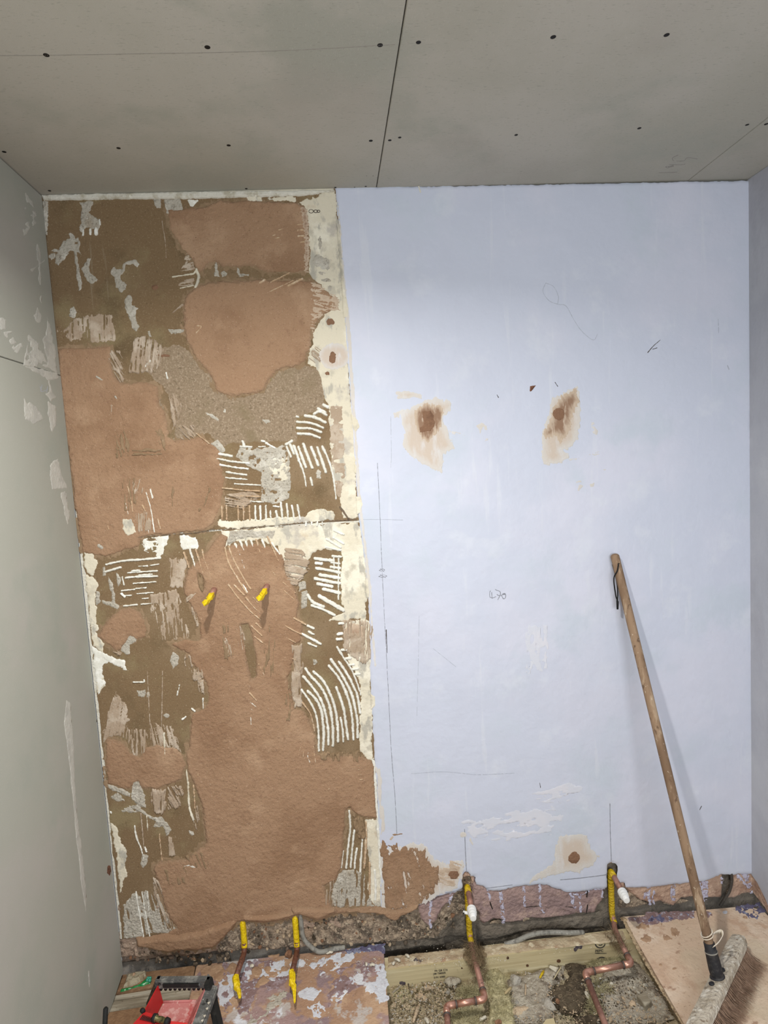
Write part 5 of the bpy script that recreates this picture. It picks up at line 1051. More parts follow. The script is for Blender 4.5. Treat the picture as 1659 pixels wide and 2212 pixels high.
pitp('dark_soil', zR([(500, 1060), (640, 1050), (650, 1100), (560, 1140), (490, 1110)]), 6)

# splashes of paint and plaster trodden into the left sheet
fmap = lambda a, b, h: floor_map(a, b, h, .0)
def splat(par, m, poly, th=.5, edge=((3, 12, 12, 0), (2.5, 5, 5, 0)), nm='paint_splash', **k):
    k.setdefault('step', 1.4)
    return patch(par, nm, m, poly, th=th, edge=edge, feather=2, smap=fmap, **k)
splat(SL, 'splat_blue', zT([(450, 850), (560, 820), (700, 790), (820, 768), (935, 770), (945, 880), (860, 850), (760, 860), (640, 870), (520, 880)]))
splat(SL, 'splat_mauve', zS([(700, 590), (900, 570), (1000, 580), (980, 640), (1080, 660), (1050, 720), (900, 760), (840, 900), (720, 850), (700, 700)]), gap=(-.1, 26, 20, -30, 8))
splat(SL, 'splat_white', zS([(690, 690), (760, 640), (800, 600), (860, 590), (850, 640), (790, 700), (780, 760), (750, 820), (700, 850)]), gap=(-.35, 14, 14, 0, 8))
splat(SL, 'splat_white', zS([(870, 600), (1080, 560), (1060, 600), (1100, 640), (1000, 690), (920, 660)]), gap=(-.05, 12, 8, 0, 8))
splat(SL, 'splat_white', zS([(1130, 740), (1200, 720), (1260, 740), (1230, 780), (1190, 800), (1150, 780)]))
splat(SL, 'splat_white', zS([(1190, 830), (1250, 800), (1290, 850), (1280, 900), (1220, 880)]), gap=(-.25, 12, 12, 0, 8))
splat(SL, 'splat_white', zS([(1540, 600), (1610, 590), (1622, 700), (1630, 790), (1580, 810), (1560, 760), (1490, 750), (1500, 700), (1560, 680)]), gap=(-.5, 14, 14, 0, 8))
splat(SL, 'splat_white', zS([(1330, 760), (1370, 720), (1420, 660), (1450, 700), (1400, 760), (1350, 820), (1310, 800)]), gap=(-.15, 10, 10, 0, 8))
splat(SL, 'splat_white', zS([(1190, 590), (1300, 545), (1390, 520), (1480, 520), (1430, 570), (1330, 620), (1250, 660)]), gap=(0, 14, 10, -30, 8))
splat(SL, 'splat_mauve', zS([(1350, 620), (1450, 590), (1560, 580), (1540, 650), (1480, 720), (1400, 800), (1300, 830), (1290, 760)]), gap=(-.15, 22, 14, -40, 8))
splat(SL, 'grey_adhesive', zS([(880, 850), (1000, 760), (1080, 730), (1060, 800), (960, 870), (900, 924), (850, 924)]), gap=(-.2, 18, 10, -40, 8), nm='dust_smear')
for e in ((690, 630, 38, 36), (640, 640, 45, 40), (775, 620, 30, 34), (905, 635, 32, 28), (965, 622, 22, 18), (690, 660, 30, 26), (1060, 620, 22, 16), (730, 700, 20, 12)):
    splat(SL, 'tan_splat', zS(ell(*e, 14)), th=1.6, edge=((1.2, 8, 8, 0),), nm='plaster_drop')
for p in (zU([(620, 1230), (720, 1130), (820, 1200), (800, 1240), (640, 1320), (560, 1330)]), zU([(780, 820), (960, 800), (960, 840), (820, 860)])):
    splat(SL, 'tan_splat', p, th=3, edge=((1.5, 8, 8, 0), (1, 4, 4, 0)), nm='plaster_drop')
splat(SR, 'splat_mauve', zN([(75, 740), (250, 715), (290, 690), (500, 680), (830, 655), (840, 745), (620, 770), (400, 800), (320, 825), (180, 790), (100, 780)]), nm='paint_splash')
splat(SR, 'splat_blue', zN([(270, 770), (330, 720), (560, 690), (720, 690), (780, 720), (600, 765), (420, 780), (320, 815), (250, 790)]), gap=(-.1, 8, 8, 0, 8), th=.7)
splat(SR, 'splat_mauve', zN([(960, 680), (1000, 675), (1025, 715), (970, 745)]))
splat(SR, 'splat_blue', zN([(1280, 620), (1400, 600), (1560, 585), (1640, 660), (1570, 700), (1550, 760), (1450, 740), (1400, 690), (1310, 660)]), gap=(-.35, 9, 9, 0, 8))
splat(SR, 'splat_white', zN(ell(1175, 678, 26, 22)), edge=((1, 6, 6, 0),))
for e in ((260, 840, 60, 50), (520, 970, 70, 26), (620, 905, 50, 42), (700, 822, 16, 14), (300, 975, 50, 40), (450, 810, 16, 16), (1400, 740, 24, 12)):
    splat(SR, 'tan_splat', zN(ell(*e, 14)), th=.8, edge=((5, 9, 9, 0), (2.5, 4, 4, 0)), nm='plaster_drop')
for e in ((650, 900, 20, 9), (930, 1055, 18, 9), (820, 1030, 14, 10)):
    splat(SR, 'tan_splat', zR(ell(*e, 12)), th=.8, edge=((1.5, 6, 6, 0),), nm='plaster_drop')
# frayed edge of the right sheet
patch(SR, 'frayed_edge', 'chip_edge', zR([(515, 655), (545, 660), (590, 760), (660, 900), (760, 1080), (880, 1290), (1000, 1489), (985, 1489), (850, 1270), (730, 1070), (630, 890), (560, 760)]), step=1.6, edge=((1.0, 10, 10, 0), (.8, 4, 4, 0)), th=1.5, feather=3, smap=fmap)
patch(SR, 'frayed_edge', 'chip_edge', zN([(5, 745), (60, 735), (75, 770), (40, 790), (10, 770)]), step=1.4, edge=((1.5, 6, 6, 0),), th=5, feather=4, smap=fmap)

# grade stamps, knots and stains on the joist face
jmap = lambda a, b, h: on_y(a, b, YJ-.0008)+h[..., None]*np.array([0, -1., 0])
def jmark(m, poly=None, line=None, nm='stamp', edge=((.3, 4, 4, 0),)):
    return patch(J1, nm, m, poly, step=1.0, edge=edge, th=.15, feather=.6, base=.4, smap=jmap, line=line)
jmark('knot', zQ(ell(100, 410, 17, 20)), nm='knot'); jmark('knot', zQ(ell(350, 508, 18, 16)), nm='knot'); jmark('knot', zQ(ell(752, 448, 26, 22)), nm='knot')
jmark('knot', zP(ell(935, 422, 12, 10)), nm='knot')
jmark('ink_stain', zQ([(940, 320), (960, 270), (980, 245), (1065, 240), (1040, 290), (990, 300), (960, 330)]), nm='ink_stain', edge=((1.5, 5, 5, 0),))
jmark('ink_stain', zP(ell(175, 615, 40, 26)), nm='ink_stain', edge=((1.5, 6, 6, 0),))
patch(J1, 'ink_stain', 'ink_stain', zP(ell(370, 330, 60, 32)), step=1.2, edge=((2.5, 6, 6, 0),), th=.3, base=2.2, smap=lambda a, b, h: floor_map(a, b, h, -.019), gap=(-.2, 6, 6, 0, 6))
def arc(cx, cy, rx, ry, a0, a1, n=12): return [(cx+rx*math.cos(math.radians(a)), cy+ry*math.sin(math.radians(a))) for a in np.linspace(a0, a1, n)]
jmark('stamp_ink', line=(zQ(arc(1282, 225, 62, 55, 10, 165)), 2.2, 2.6)); jmark('stamp_ink', line=(zQ(arc(1282, 225, 30, 25, 30, 120)), 1.6, 1.6))
jmark('stamp_ink', line=(zQ(arc(1302, 450, 60, 48, 170, 345)), 2.6, 2.2)); jmark('stamp_ink', line=(zQ([(1245, 460), (1280, 440), (1300, 425)]), 2.4, 1.6)); jmark('stamp_ink', line=(zQ([(1215, 350), (1290, 352), (1362, 350)]), 1.5, 1.3))
def stamp(txt, px, py, size, rz=0.0):
    cu = bpy.data.curves.new('stamp', 'FONT'); cu.body = txt; cu.size = size; cu.space_character = 1.05; cu.offset = size*.02; cu.extrude = .00005
    cu.materials.append(MATS['stamp_ink'])
    o = bpy.data.objects.new('stamp', cu); COL.objects.link(o)
    o.location = PY(px, py, YJ-.0018); o.rotation_euler = (math.pi/2, rz, 0); o.parent = J1
stamp('PEFC', 1080+1218/5.925, 2000+338/5.925, .0125, .06)
stamp('PA QB C16', 840+585/5.925, 2020+470/5.925, .0085, .03)
stamp('JIM TIMBER', 840+570/5.925, 2020+508/5.925, .0080, .03)
stamp('219 / 6980', 840+575/5.925, 2020+555/5.925, .0082, .03)

# ------------------------------------------------------------------ pipes
RP = .0088
def ring(parent, p, d, r, w, m='solder'):
    d = Vector(d).normalized()
    return tube('solder_ring', [Vector(p)-d*w, Vector(p)-d*w*.6, Vector(p)+d*w*.6, Vector(p)+d*w], [r*1.02, r*1.12, r*1.12, r*1.02], m, parent, 16)
def elbow(parent, a, c, b, m='copper_bright'):
    """soldered 90 degree elbow fitting around corner c"""
    a, c, b = Vector(a), Vector(c), Vector(b)
    da, db = (a-c).normalized(), (b-c).normalized()
    e = .030
    o = tube('elbow', fillet([c+da*e, c, c+db*e], .022, 8), RP*1.14, m, parent, 16)
    ring(parent, c+da*e, da, RP*1.14, .0025); ring(parent, c+db*e, db, RP*1.14, .0025)
    return o
def taped(name, parent, path, r, m='yellow_wrap', lab=None):
    P = [Vector(p) for p in path]; out = []; rad = []
    rg = random.Random(len(name)+int(r*1e5))
    for i in range(len(P)-1):
        n = max(3, int((P[i+1]-P[i]).length/.004))
        for j in range(n):
            out.append(P[i].lerp(P[i+1], j/n)); rad.append(r*(1+.05*(j % 2)+rg.uniform(-.03, .04)))
    out.append(P[-1]); rad.append(r)
    return tube(name, out, rad, m, parent, 12, lab)
def stop_end(parent, p, d, s=.80):
    """white push-fit stop end"""
    p = Vector(p); d = Vector(d).normalized()
    prof = [(0, .0118), (.0005, .0182), (.010, .0192), (.0105, .0150), (.0125, .0150), (.013, .0186), (.022, .0186), (.0225, .0140), (.0245, .0140), (.025, .0168), (.033, .0166), (.0335, .0122), (.0355, .0122), (.036, .0144), (.046, .0134), (.050, .0118), (.0505, .006)]
    o = tube('stop_end', [p+d*h*s for h, _ in prof], [r*s for _, r in prof], 'white_plastic', parent, 24, 'ribbed white push-fit stop end')
    o.data.polygons.foreach_set('use_smooth', [False]*len(o.data.polygons)); return o
def fuzz(parent, name, c, ax, rx, rl, n, seed, m='fibre', ln=.03):
    """ragged fibre lagging: many short curved strands"""
    rg = random.Random(seed); vs, fs = [], []
    ax = Vector(ax).normalized(); u = ax.orthogonal().normalized(); v = ax.cross(u)
    for i in range(n):
        a = rg.uniform(0, 6.28); p = Vector(c)+ax*rg.uniform(-rl, rl)+(u*math.cos(a)+v*math.sin(a))*rx*rg.uniform(.5, 1.0)
        d = (ax*rg.uniform(-1, 1)+(u*math.cos(a+1.2)+v*math.sin(a+1.2))*rg.uniform(.3, 1)+Vector((0, 0, rg.uniform(-.4, .5)))).normalized()
        e = d.orthogonal().normalized(); L_ = rg.uniform(.4, 1)*ln; w = rg.uniform(.0003, .0007)
        q = d.cross(e)
        bend = (u*math.cos(a)+v*math.sin(a))*rg.uniform(-.4, .5)
        pts = [p, p+d*L_*.5+bend*L_*.3, p+d*L_]
        b = len(vs)
        for k, pt in enumerate(pts):
            ww = w*(1-.4*k)
            vs += [tuple(pt+e*ww), tuple(pt-e*ww*.5+q*ww), tuple(pt-e*ww*.5-q*ww)]
        for k in range(2):
            for j in range(3): fs.append((b+k*3+j, b+k*3+(j+1) % 3, b+k*3+3+(j+1) % 3, b+k*3+3+j))
    o = mesh_obj(name, vs, fs, m, parent, True); o['kind'] = 'stuff'; return o

def supply_pipe(label, top, bot, capA, e1, e2, out, lag, clip):
    T = PY(*top, .003); B = PY(*bot, .003); B.x = T.x*.5+B.x*.5; T.x = B.x
    root = tag(empty('copper_pipe', (B.x, B.y, 0)), label, 'pipe')
    zz = -.012
    K = lambda o: child_of(o, root)
    E1 = PZ(*e1, zz); E2 = PZ(*e2, zz); O = PZ(*out, zz)
    C = PY(*capA, -.088)
    parts = []
    # elbow in the chase and the stub that comes out of the wall
    stub_end = C
    parts.append(tube('stub', [T+Vector((0, -.012, -.002)), T.lerp(stub_end, .5)+Vector((0, -.004, 0)), stub_end], RP, 'copper_dull', None, 16))
    parts.append(tube('elbow', fillet([T+Vector((0, 0, -.03)), T, T+(stub_end-T).normalized()*.03], .02, 6), RP*1.15, 'yellow_wrap', None, 16))
    parts.append(stop_end(None, stub_end, stub_end-T))
    Bl = Vector((B.x, B.y-.004, -.004))
    parts.append(taped('tape_wrap', None, [T+Vector((0, 0, -.02)), Bl+Vector((0, .002, .012)), Bl+Vector((0, -.006, -.003)), Vector((B.x, -.028 if lag[3] > .046 else -.018, zz+.001))], RP*1.12))
    low = fillet([Bl+Vector((0, 0, .01)), Vector((B.x, -.012, zz+.002)), Vector((B.x*.5+E1.x*.5, -.04, zz)), E1+Vector((0, .031, 0))], .02, 6)
    parts.append(tube('pipe_run', low, RP, 'copper_dull', None, 16))
    parts.append(tube('pipe_run', [E1+(E2-E1).normalized()*.03, E2+(E1-E2).normalized()*.03], RP, 'copper_bright', None, 16))
    far = O+(O-E2).normalized()*.25
    parts.append(tube('pipe_run', [E2+(O-E2).normalized()*.03, O, far], RP, 'copper_dull', None, 16))
    for o in parts: K(o)
    for a, c, b in ((E1+Vector((0, .1, 0)), E1, E2), (E1, E2, O)):
        n0 = set(COL.objects)
        elbow(None, a, c, b)
        for o in set(COL.objects)-n0: K(o)
    if lag:
        c0, ax, rx, rl, n = lag
        K(fuzz(None, 'fibre_lagging', c0, ax, rx, rl, n, 5)); 
    if clip:
        p = T.lerp(Bl, .50)+Vector((-.006, -.010, 0))
        K(tube('pipe_clip', [p+Vector((-.014, .002, .004)), p+Vector((-.004, -.001, .002)), p+Vector((.010, -.003, -.001))], [.0048, .0052, .006], 'white_plastic', None, 12, 'white plastic pipe clip'))
        K(tube('clip_screw', [p+Vector((-.013, -.0035, .004)), p+Vector((-.013, -.0045, .004))], [.0025, .0025], 'screw_dark', None, 10))
    return root
def child_of(o, root):
    o.parent = root; o.matrix_parent_inverse = Matrix.Translation(-root.location); return o
b1 = PZ(1027, 2070, -.015)
supply_pipe('copper pipe with white stop end and yellow wrap, between plaster splash and pink render', (1008, 1913), (1016, 2040), (1018, 1962), (1048, 2158), (964, 2173), (967, 2212), (b1, (.05, -1, 0), .026, .05, 900), True)
b2 = PZ(1333, 2035, -.012)
supply_pipe('copper pipe with white stop end and yellow wrap, beside the chipboard where the broom stands', (1318, 1880), (1323, 2005), (1343, 1925), (1365, 2081), (1263, 2101), (1307, 2212), (b2, (.2, -1, 0), .016, .045, 420), False)
# torn sheet of lagging under the first pipe
lagsheet = patch(J1, 'torn_lagging', 'fibre', zP([(940, 280), (1000, 160), (1090, 120), (1200, 160), (1260, 270), (1190, 360), (1150, 420), (1090, 410), (1010, 340)]), step=1.6, edge=((3, 8, 8, 0), (2, 4, 4, 0)), th=5, feather=6, relief=((1.5, 8, 8, 0),), smap=lambda a, b, h: floor_map(a, b, h, -.017))

def crumple(o):
    rg_ = random.Random(int(abs(o.data.vertices[0].co.x)*1e4))
    for v in o.data.vertices: v.co += Vector((rg_.uniform(-1, 1), rg_.uniform(-1, 1), rg_.uniform(-1, 1)))*.0016
    o.data.polygons.foreach_set('use_smooth', [False]*len(o.data.polygons))
def waste_pipe(label, top, bot, tip, tape0, zt):
    T = PY(*top, .004); B = PY(*bot, .0); B.x = T.x = (T.x+B.x)/2
    root = tag(empty('copper_pipe', (B.x, 0, 0)), label, 'pipe')
    E = PZ(*tip, zt); M_ = PZ(*tape0, zt+.005)
    z0 = B.z
    def K(o, facet=False):
        if facet: crumple(o)
        return child_of(o, root)
    K(taped('tape_wrap', None, [Vector((T.x, .008, T.z-.002)), Vector((T.x, .004, T.z-.012)), Vector((T.x, .002, z0+.012)), Vector((B.x, -.004, z0))], RP*1.08, 'yellow_tape'))
    K(tube('pipe_run', fillet([Vector((B.x, .001, z0+.015)), Vector((B.x, -.008, z0-.012)), M_], .014, 6), RP*.98, 'copper_brown', None, 14))
    d = (E-M_).normalized()
    q = [M_-d*.004, M_+d*.012, M_+d*.026, M_+d*.034+Vector((-.002, 0, -.002)), M_+d*.044+Vector((.003, 0, -.003)), E+Vector((.003, -.004, -.006))]
    K(tube('tape_end', q, [RP*1.12, RP*1.25, RP*1.3, RP*1.1, RP*.8, RP*.3], 'yellow_tape', None, 7, 'yellow tape twisted over the open end'), True)
    s = d.cross(Vector((0, 0, 1))).normalized()
    p = M_+d*.030
    K(prism('tape_flap', [p-s*.009, p+s*.006, p+s*.004+d*.03, p-s*.002+d*.02], (.0005, .0005, .004), 'yellow_tape'))
    return root
waste_pipe('rust-brown pipe with yellow taped end, beside the red tool caddy', (523, 1985), (529, 2045), (516, 2150), (509, 2112), .042)
waste_pipe('rust-brown pipe with yellow taped end, in front of the grey bent conduit', (637, 1975), (641, 2043), (634, 2160), (631, 2102), .040)

def wall_stub(label, base, tip):
    Bp = PY(*base, -.002); Tp = PY(*tip, -.098)
    root = tag(empty('pipe_stub', tuple(Bp)), label, 'pipe')
    def K(o, facet=False):
        if facet: crumple(o)
        return child_of(o, root)
    m = Bp+(Tp-Bp)*.34
    K(tube('pipe_run', [Bp+Vector((0, .012, .002)), Bp+Vector((0, -.004, 0)), m], RP, 'copper_dull', None, 14))
    K(tube('hole_rim', [Bp+Vector((0, .001, 0)), Bp+Vector((0, -.003, 0))], [RP*1.22, RP*1.05], 'copper_brown', None, 14))
    d = (Tp-m)
    q = [m-d*.05, m+d*.10, m+d*.30, m+d*.46+Vector((.003, 0, .001)), m+d*.56+Vector((-.002, 0, -.002)), m+d*.75+Vector((-.003, 0, .001)), m+d]
    K(tube('tape_end', q, [RP*1.1, RP*1.25, RP*1.1, RP*.65, RP*.95, RP*1.15, RP*.25], 'yellow_tape', None, 5, 'crumpled yellow tape over the pipe end'), True)
    return root
wall_stub('copper stub with crumpled yellow tape, left of the two on the wall', (463, 1274), (443, 1308))
wall_stub('copper stub with crumpled yellow tape, right of the two on the wall', (577, 1266), (560, 1298))

# cables and hose
def cable(nm, label, cat, pts, r, m):
    P = smooth_line([tuple(p) for p in pts], 8)
    base = min((p[2] for p in P))
    return tag(tube(nm, P, r, m, None, 12), label, cat)
cable('conduit', 'grey bent conduit running down the broken wall behind a taped pipe', 'conduit',
      [PY(649, 1972, .004), PY(651, 2000, .002), PY(655, 2025, -.001), PY(668, 2042, -.006), PZ(690, 2056, .010)*1.0, PZ(720, 2050, .011), PZ(745, 2046, .010)], .0075, 'cable_grey')
cable('hose', 'grey hose lying in the gap behind the joist', 'hose',
      [PZ(1090, 2040, -.022), PZ(1115, 2033, -.014), PZ(1140, 2022, -.004), PZ(1165, 2016, .002), PZ(1195, 2014, .003), PZ(1230, 2015, -.004), PZ(1260, 2014, -.018)], .0078, 'cable_grey')
cable('cable', 'dark cable in the notch near the right corner', 'cable',
      [PY(*zN([(1245, 240)])[0], .0), PY(*zN([(1250, 330)])[0], -.001), PY(*zN([(1225, 440)])[0], -.003), PY(*zN([(1170, 530)])[0], -.005), PY(*zN([(1120, 610)])[0], -.008)], .0050, 'cable_dark')

# ------------------------------------------------------------------ the broom
TIP = PY(1327, 1196, -.017)
SOC = PZ(1547, 2100, .070)
axis = (TIP-SOC).normalized()
Lh = (TIP-SOC).length
broom = tag(empty('broom', (SOC.x, SOC.y, 0)), 'wooden broom with brown bristles leaning against the lilac wall', 'broom')
BR = lambda o: child_of(o, broom)
RH = .0138
h0 = .078
path = [SOC+axis*(h0-.012), SOC+axis*h0]+[SOC+axis*(h0+(Lh-h0-.010)*i/14) for i in range(1, 15)]
rad = [RH*.80, RH*.92]+[RH]*14
path += [TIP-axis*.006, TIP-axis*.002, TIP]; rad += [RH*.92, RH*.66, RH*.25]
BR(tube('handle', path, rad, 'handle_wood', None, 20))
# hanging cord through the hole
side = axis.cross(Vector((0, 1, 0))).normalized()
hole = TIP-axis*.032
BR(tube('cord_hole', [hole+Vector((0, -RH*1.01, 0)), hole+Vector((0, -RH*.9, 0))], [.0038, .0034], 'dark_gap', None, 12))
c0 = hole+Vector((-.001, -RH*1.02, 0))
cp = [c0, c0+Vector((-.006, -.004, -.02)), PY(1326, 1250, -.034), PY(1330, 1285, -.034), PY(1334, 1298, -.034)]
BR(tube('hanging_cord', [Vector(p) for p in smooth_line([tuple(p) for p in cp], 6)], .0022, 'cord_black', None, 8))
cp2 = [hole+Vector((-.010, RH*.6, -.004)), PY(1331, 1250, -.020), PY(1334, 1272, -.024), PY(1334, 1298, -.034)]
BR(tube('hanging_cord', [Vector(p) for p in smooth_line([tuple(p) for p in cp2], 6)], .0020, 'cord_black', None, 8))
BR(tube('cord_knot', [PY(1333, 1296, -.034), PY(1334, 1300, -.035), PY(1334, 1316, -.034)], [.003, .0042, .0032], 'cord_black', None, 8))
# black socket
prof = [(-.014, .0150), (-.006, .0180), (.008, .0188), (.030, .0182), (.052, .0170), (.053, .0174), (.056, .0174), (.057, .0160), (.080, .0152), (.081, .0135)]
BR(tube('socket', [SOC+axis*h for h, _ in prof], [r for _, r in prof], 'black_rubber', None, 20, 'black plastic handle socket'))
BR(tube('socket_band', [SOC+axis*.0535, SOC+axis*.0565], .0178, 'cable_grey', None, 20))
# head: a worn wooden block lying over, bristles bent to the right
A_ = PZ(1606, 2014, .075); Bv = PZ(1508, 2218, .075)
la = (Bv-A_).normalized(); la.z = 0; la.normalize()
nrm = Vector((-.34, .16, .93)); nrm = (nrm-la*nrm.dot(la)).normalized()
wd = la.cross(nrm).normalized()
if wd.x < 0: wd = -wd
HL, HW, HT = .46, .050, .030
C0 = SOC - axis*.012
# head centre line passes under the socket
hs = (A_-C0).dot(la)
ctr0 = C0 - nrm*(HT*.5)
bm = bmesh.new()
n1, n2 = 28, 8
ringsv = []
rgb = random.Random(4)
for i in range(n1+1):
    s = hs + HL*i/n1
    e = min(i, n1-i)/n1
    wf = min(1.0, .80+e*2.4) if e < .1 else 1.0
    prof2 = [(-.5, -.32), (-.5, .22), (-.42, .46), (-.15, .52), (.15, .52), (.42, .46), (.5, .22), (.5, -.32), (.42, -.5), (-.42, -.5)]
    row = []
    for a, b in prof2:
        j = 1+rgb.uniform(-.015, .015)
        row.append(bm.verts.new(ctr0+la*(s+rgb.uniform(-.0006, .0006))+wd*a*HW*wf*j+nrm*b*HT*j))
    ringsv.append(row)
for i in range(n1):
    m_ = len(ringsv[0])
    for k in range(m_): bm.faces.new((ringsv[i][k], ringsv[i][(k+1) % m_], ringsv[i+1][(k+1) % m_], ringsv[i+1][k]))
bm.faces.new(ringsv[0]); bm.faces.new(list(reversed(ringsv[-1])))
BR(bm_obj('head', bm, 'head_wood', None, False, 'worn grey wooden brush block'))
for k, (s, w) in enumerate(((-.030, .006), (.036, -.004))):
    p = ctr0+la*s+wd*w+nrm*HT*.5
    BR(tube('socket_screw', [p-nrm*.001, p+nrm*.004, p+nrm*.005], [.008, .0075, .004], 'black_rubber', None, 12))
p = ctr0+la*.0+nrm*(HT*.5)
BR(tube('socket_flange', [p-nrm*.002, p+nrm*.002, p+nrm*.005], [.0215, .0205, .018], 'black_rubber', None, 20))
# bristles
vs, fs = [], []
rg = random.Random(9)
for i in range(2600):
    s = hs+.008+(HL-.016)*rg.random(); w = rg.uniform(-.44, .47)
    p0 = ctr0+la*s+wd*w*HW-nrm*HT*.46
    Lb = rg.uniform(.050, .068)
    d0 = (-nrm+wd*(.30+.5*w)+la*rg.uniform(-.14, .14)).normalized()
    d1 = (d0*.55+wd*.95+Vector((0, 0, -.30))+la*rg.uniform(-.22, .22)).normalized()
    p1 = p0+d0*Lb*.45; p2 = p1+d1*Lb*.6
    if p2.z < .002: p2.z = .002+rg.random()*.004
    if p1.z < .004: p1.z = .004+rg.random()*.006
    e = d1.orthogonal().normalized(); q = d1.cross(e); wd_ = rg.uniform(.0004, .0008)
    b = len(vs)
    for k, pt in enumerate((p0, p1, p2)):
        ww = wd_*(1-.3*k)
        vs += [tuple(pt+e*ww), tuple(pt-e*ww*.5+q*ww), tuple(pt-e*ww*.5-q*ww)]
    for k in range(2):
        for j in range(3): fs.append((b+k*3+j, b+k*3+(j+1) % 3, b+k*3+3+(j+1) % 3, b+k*3+3+j))
o = BR(mesh_obj('bristles', vs, fs, 'bristle', None, True, label='dense dark brown bristles')); o['kind'] = 'stuff'
# rubber band looped round the bottom of the handle
q0 = SOC+axis*.098
u = axis.orthogonal().normalized(); v = axis.cross(u)
def loop(c, r, tilt, n=26):
    return [c+(u*math.cos(a)+v*math.sin(a))*r+axis*(tilt*math.cos(a+.8)) for a in [2*math.pi*i/n for i in range(n+1)]]
BR(tube('rubber_band', loop(q0, RH*1.16, .004), .0016, 'rubber_band', None, 8))
BR(tube('rubber_band', loop(q0+axis*.008, RH*1.16, .006), .0016, 'rubber_band', None, 8))
rp = [PZ(1540, 2046, .15), PZ(1552, 2036, .152), PZ(1560, 2022, .158), PZ(1556, 2012, .164), PZ(1543, 2016, .166), PZ(1538, 2024, .164)]
rp2 = [Vector(p) for p in smooth_line([tuple(p) for p in rp], 6)]
lv, lf = [], []
for i, p in enumerate(rp2):
    wv = Vector((.25, -.2, .9)).normalized()*(.0022+.006*math.sin(math.pi*min(1, i/len(rp2)*1.05)))
    tn = Vector((.0006, -.0006, 0))
    lv += [tuple(p+wv+tn), tuple(p-wv+tn), tuple(p-wv-tn), tuple(p+wv-tn)]
for i in range(len(rp2)-1):
    for k in range(4): lf.append((i*4+k, i*4+(k+1) % 4, i*4+4+(k+1) % 4, i*4+4+k))
BR(mesh_obj('rubber_band_loop', lv, lf, 'rubber_band', None, True))

# ------------------------------------------------------------------ red and black tool caddy
zY = zc(230, 2030, 5.72)
def Y_(x, y, z): return PZ(*zY([(x, y)])[0], z)
ZT = .200
cad = tag(empty('tool_caddy', tuple(Y_(900, 900, 0.0))), 'dusty red and black plastic tool caddy with carrying bar', 'tool caddy')
KD = lambda o: child_of(o, cad)
bl, brr = Y_(640, 440, ZT), Y_(1300, 432, ZT)
bx = (brr-bl).normalized(); by = Vector((-bx.y, bx.x, 0)); 
if by.y > 0: by = -by
up = Vector((0, 0, 1))
KD(prism('carrying_bar', [bl-bx*.004, bl-bx*.004+by*.018, bl-bx*.004+by*.018-up*.027, bl-bx*.004-up*.027], (brr-bl)+bx*.004, 'caddy_black', None, .003, 'dusty black carrying bar'))
KD(prism('bar_ridge', [bl+bx*.02+by*.0185-up*.006, bl+bx*.02+by*.0215-up*.006, bl+bx*.02+by*.0215-up*.020, bl+bx*.02+by*.0185-up*.020], (brr-bl)*.68, 'caddy_dark', None, .0015))
for k in range(10):
    p = bl+bx*(.012+.0135*k)+by*.009-up*.0275
    KD(tube('grip_rib', [p-by*.007, p+by*.008], .0045, 'caddy_dark', None, 8))
KD(tube('bar_rivet', [bl+(brr-bl)*.80+by*.0185-up*.013, bl+(brr-bl)*.80+by*.0215-up*.013], [.0055, .0045], 'caddy_black', None, 14))
# legs
def leg(p0, p1, w, t, m='caddy_black'):
    p0, p1 = Vector(p0), Vector(p1)
    return KD(prism('leg', [p0, p0+w, p1+w, p1], t, m, None, .002))
leg(bl-bx*.002, Y_(508, 752, .0), bx*.012, by*.014)
leg(brr-bx*.012+by*.004, PZ(486, 2275, 0.0), bx*.016, by*.030, 'caddy_dark')
leg(Y_(400, 1010, .150), PZ(262, 2300, 0.0), bx*.016, by*.014, 'caddy_dark')
leg(PZ(408, 2250, .150), PZ(430, 2380, 0.0), bx*.016, by*.016, 'caddy_dark')
KD(prism('corner_plate', [brr-bx*.006+up*.001, Y_(1392, 735, .135), Y_(1340, 765, .140), Y_(1235, 560, .186)], (-.006, .004, .004), 'caddy_black', None, .002))
# side rails and trough
RL0, RL1 = Y_(648, 556, .186), Y_(430, 960, .186)
RR0, RR1 = Y_(1240, 545, .186), Y_(1050, 1041, .186)
RL2 = RL0+(RL1-RL0)*2.0; RR2 = RR0+(RR1-RR0)*1.9
FL0, FR0 = Y_(705, 772, .128), Y_(1110, 760, .128)
FL2 = FL0+(RL2-RL0)*1.0; FR2 = FR0+(RR2-RR0)*1.0
KD(prism('side_wall', [RL0, RL2, FL2, FL0], (-.004, .0, -.001), 'caddy_red', None, .001, 'red inner side'))
KD(prism('side_wall', [RR0, RR2, FR2, FR0], (.003, .0, .0), 'caddy_red_dusty', None, .001, 'dusty red inner side'))
KD(prism('tray_bottom', [FL0, FR0, FR2, FL2], (0, 0, -.004), 'caddy_red_dusty', None, .001, 'red tray bottom covered in pale dust'))
KD(tube('tray_lip', [FL0+Vector((0, 0, .001)), FR0+Vector((0, 0, .001))], .0035, 'caddy_red_dusty', None, 8))
rw = bx*.031
KD(prism('side_rail', [RR0+up*.002, RR2+up*.002, RR2+rw-up*.004, RR0+rw-up*.004], (0, 0, -.020), 'caddy_black', None, .003, 'dusty black side rail with small holes'))
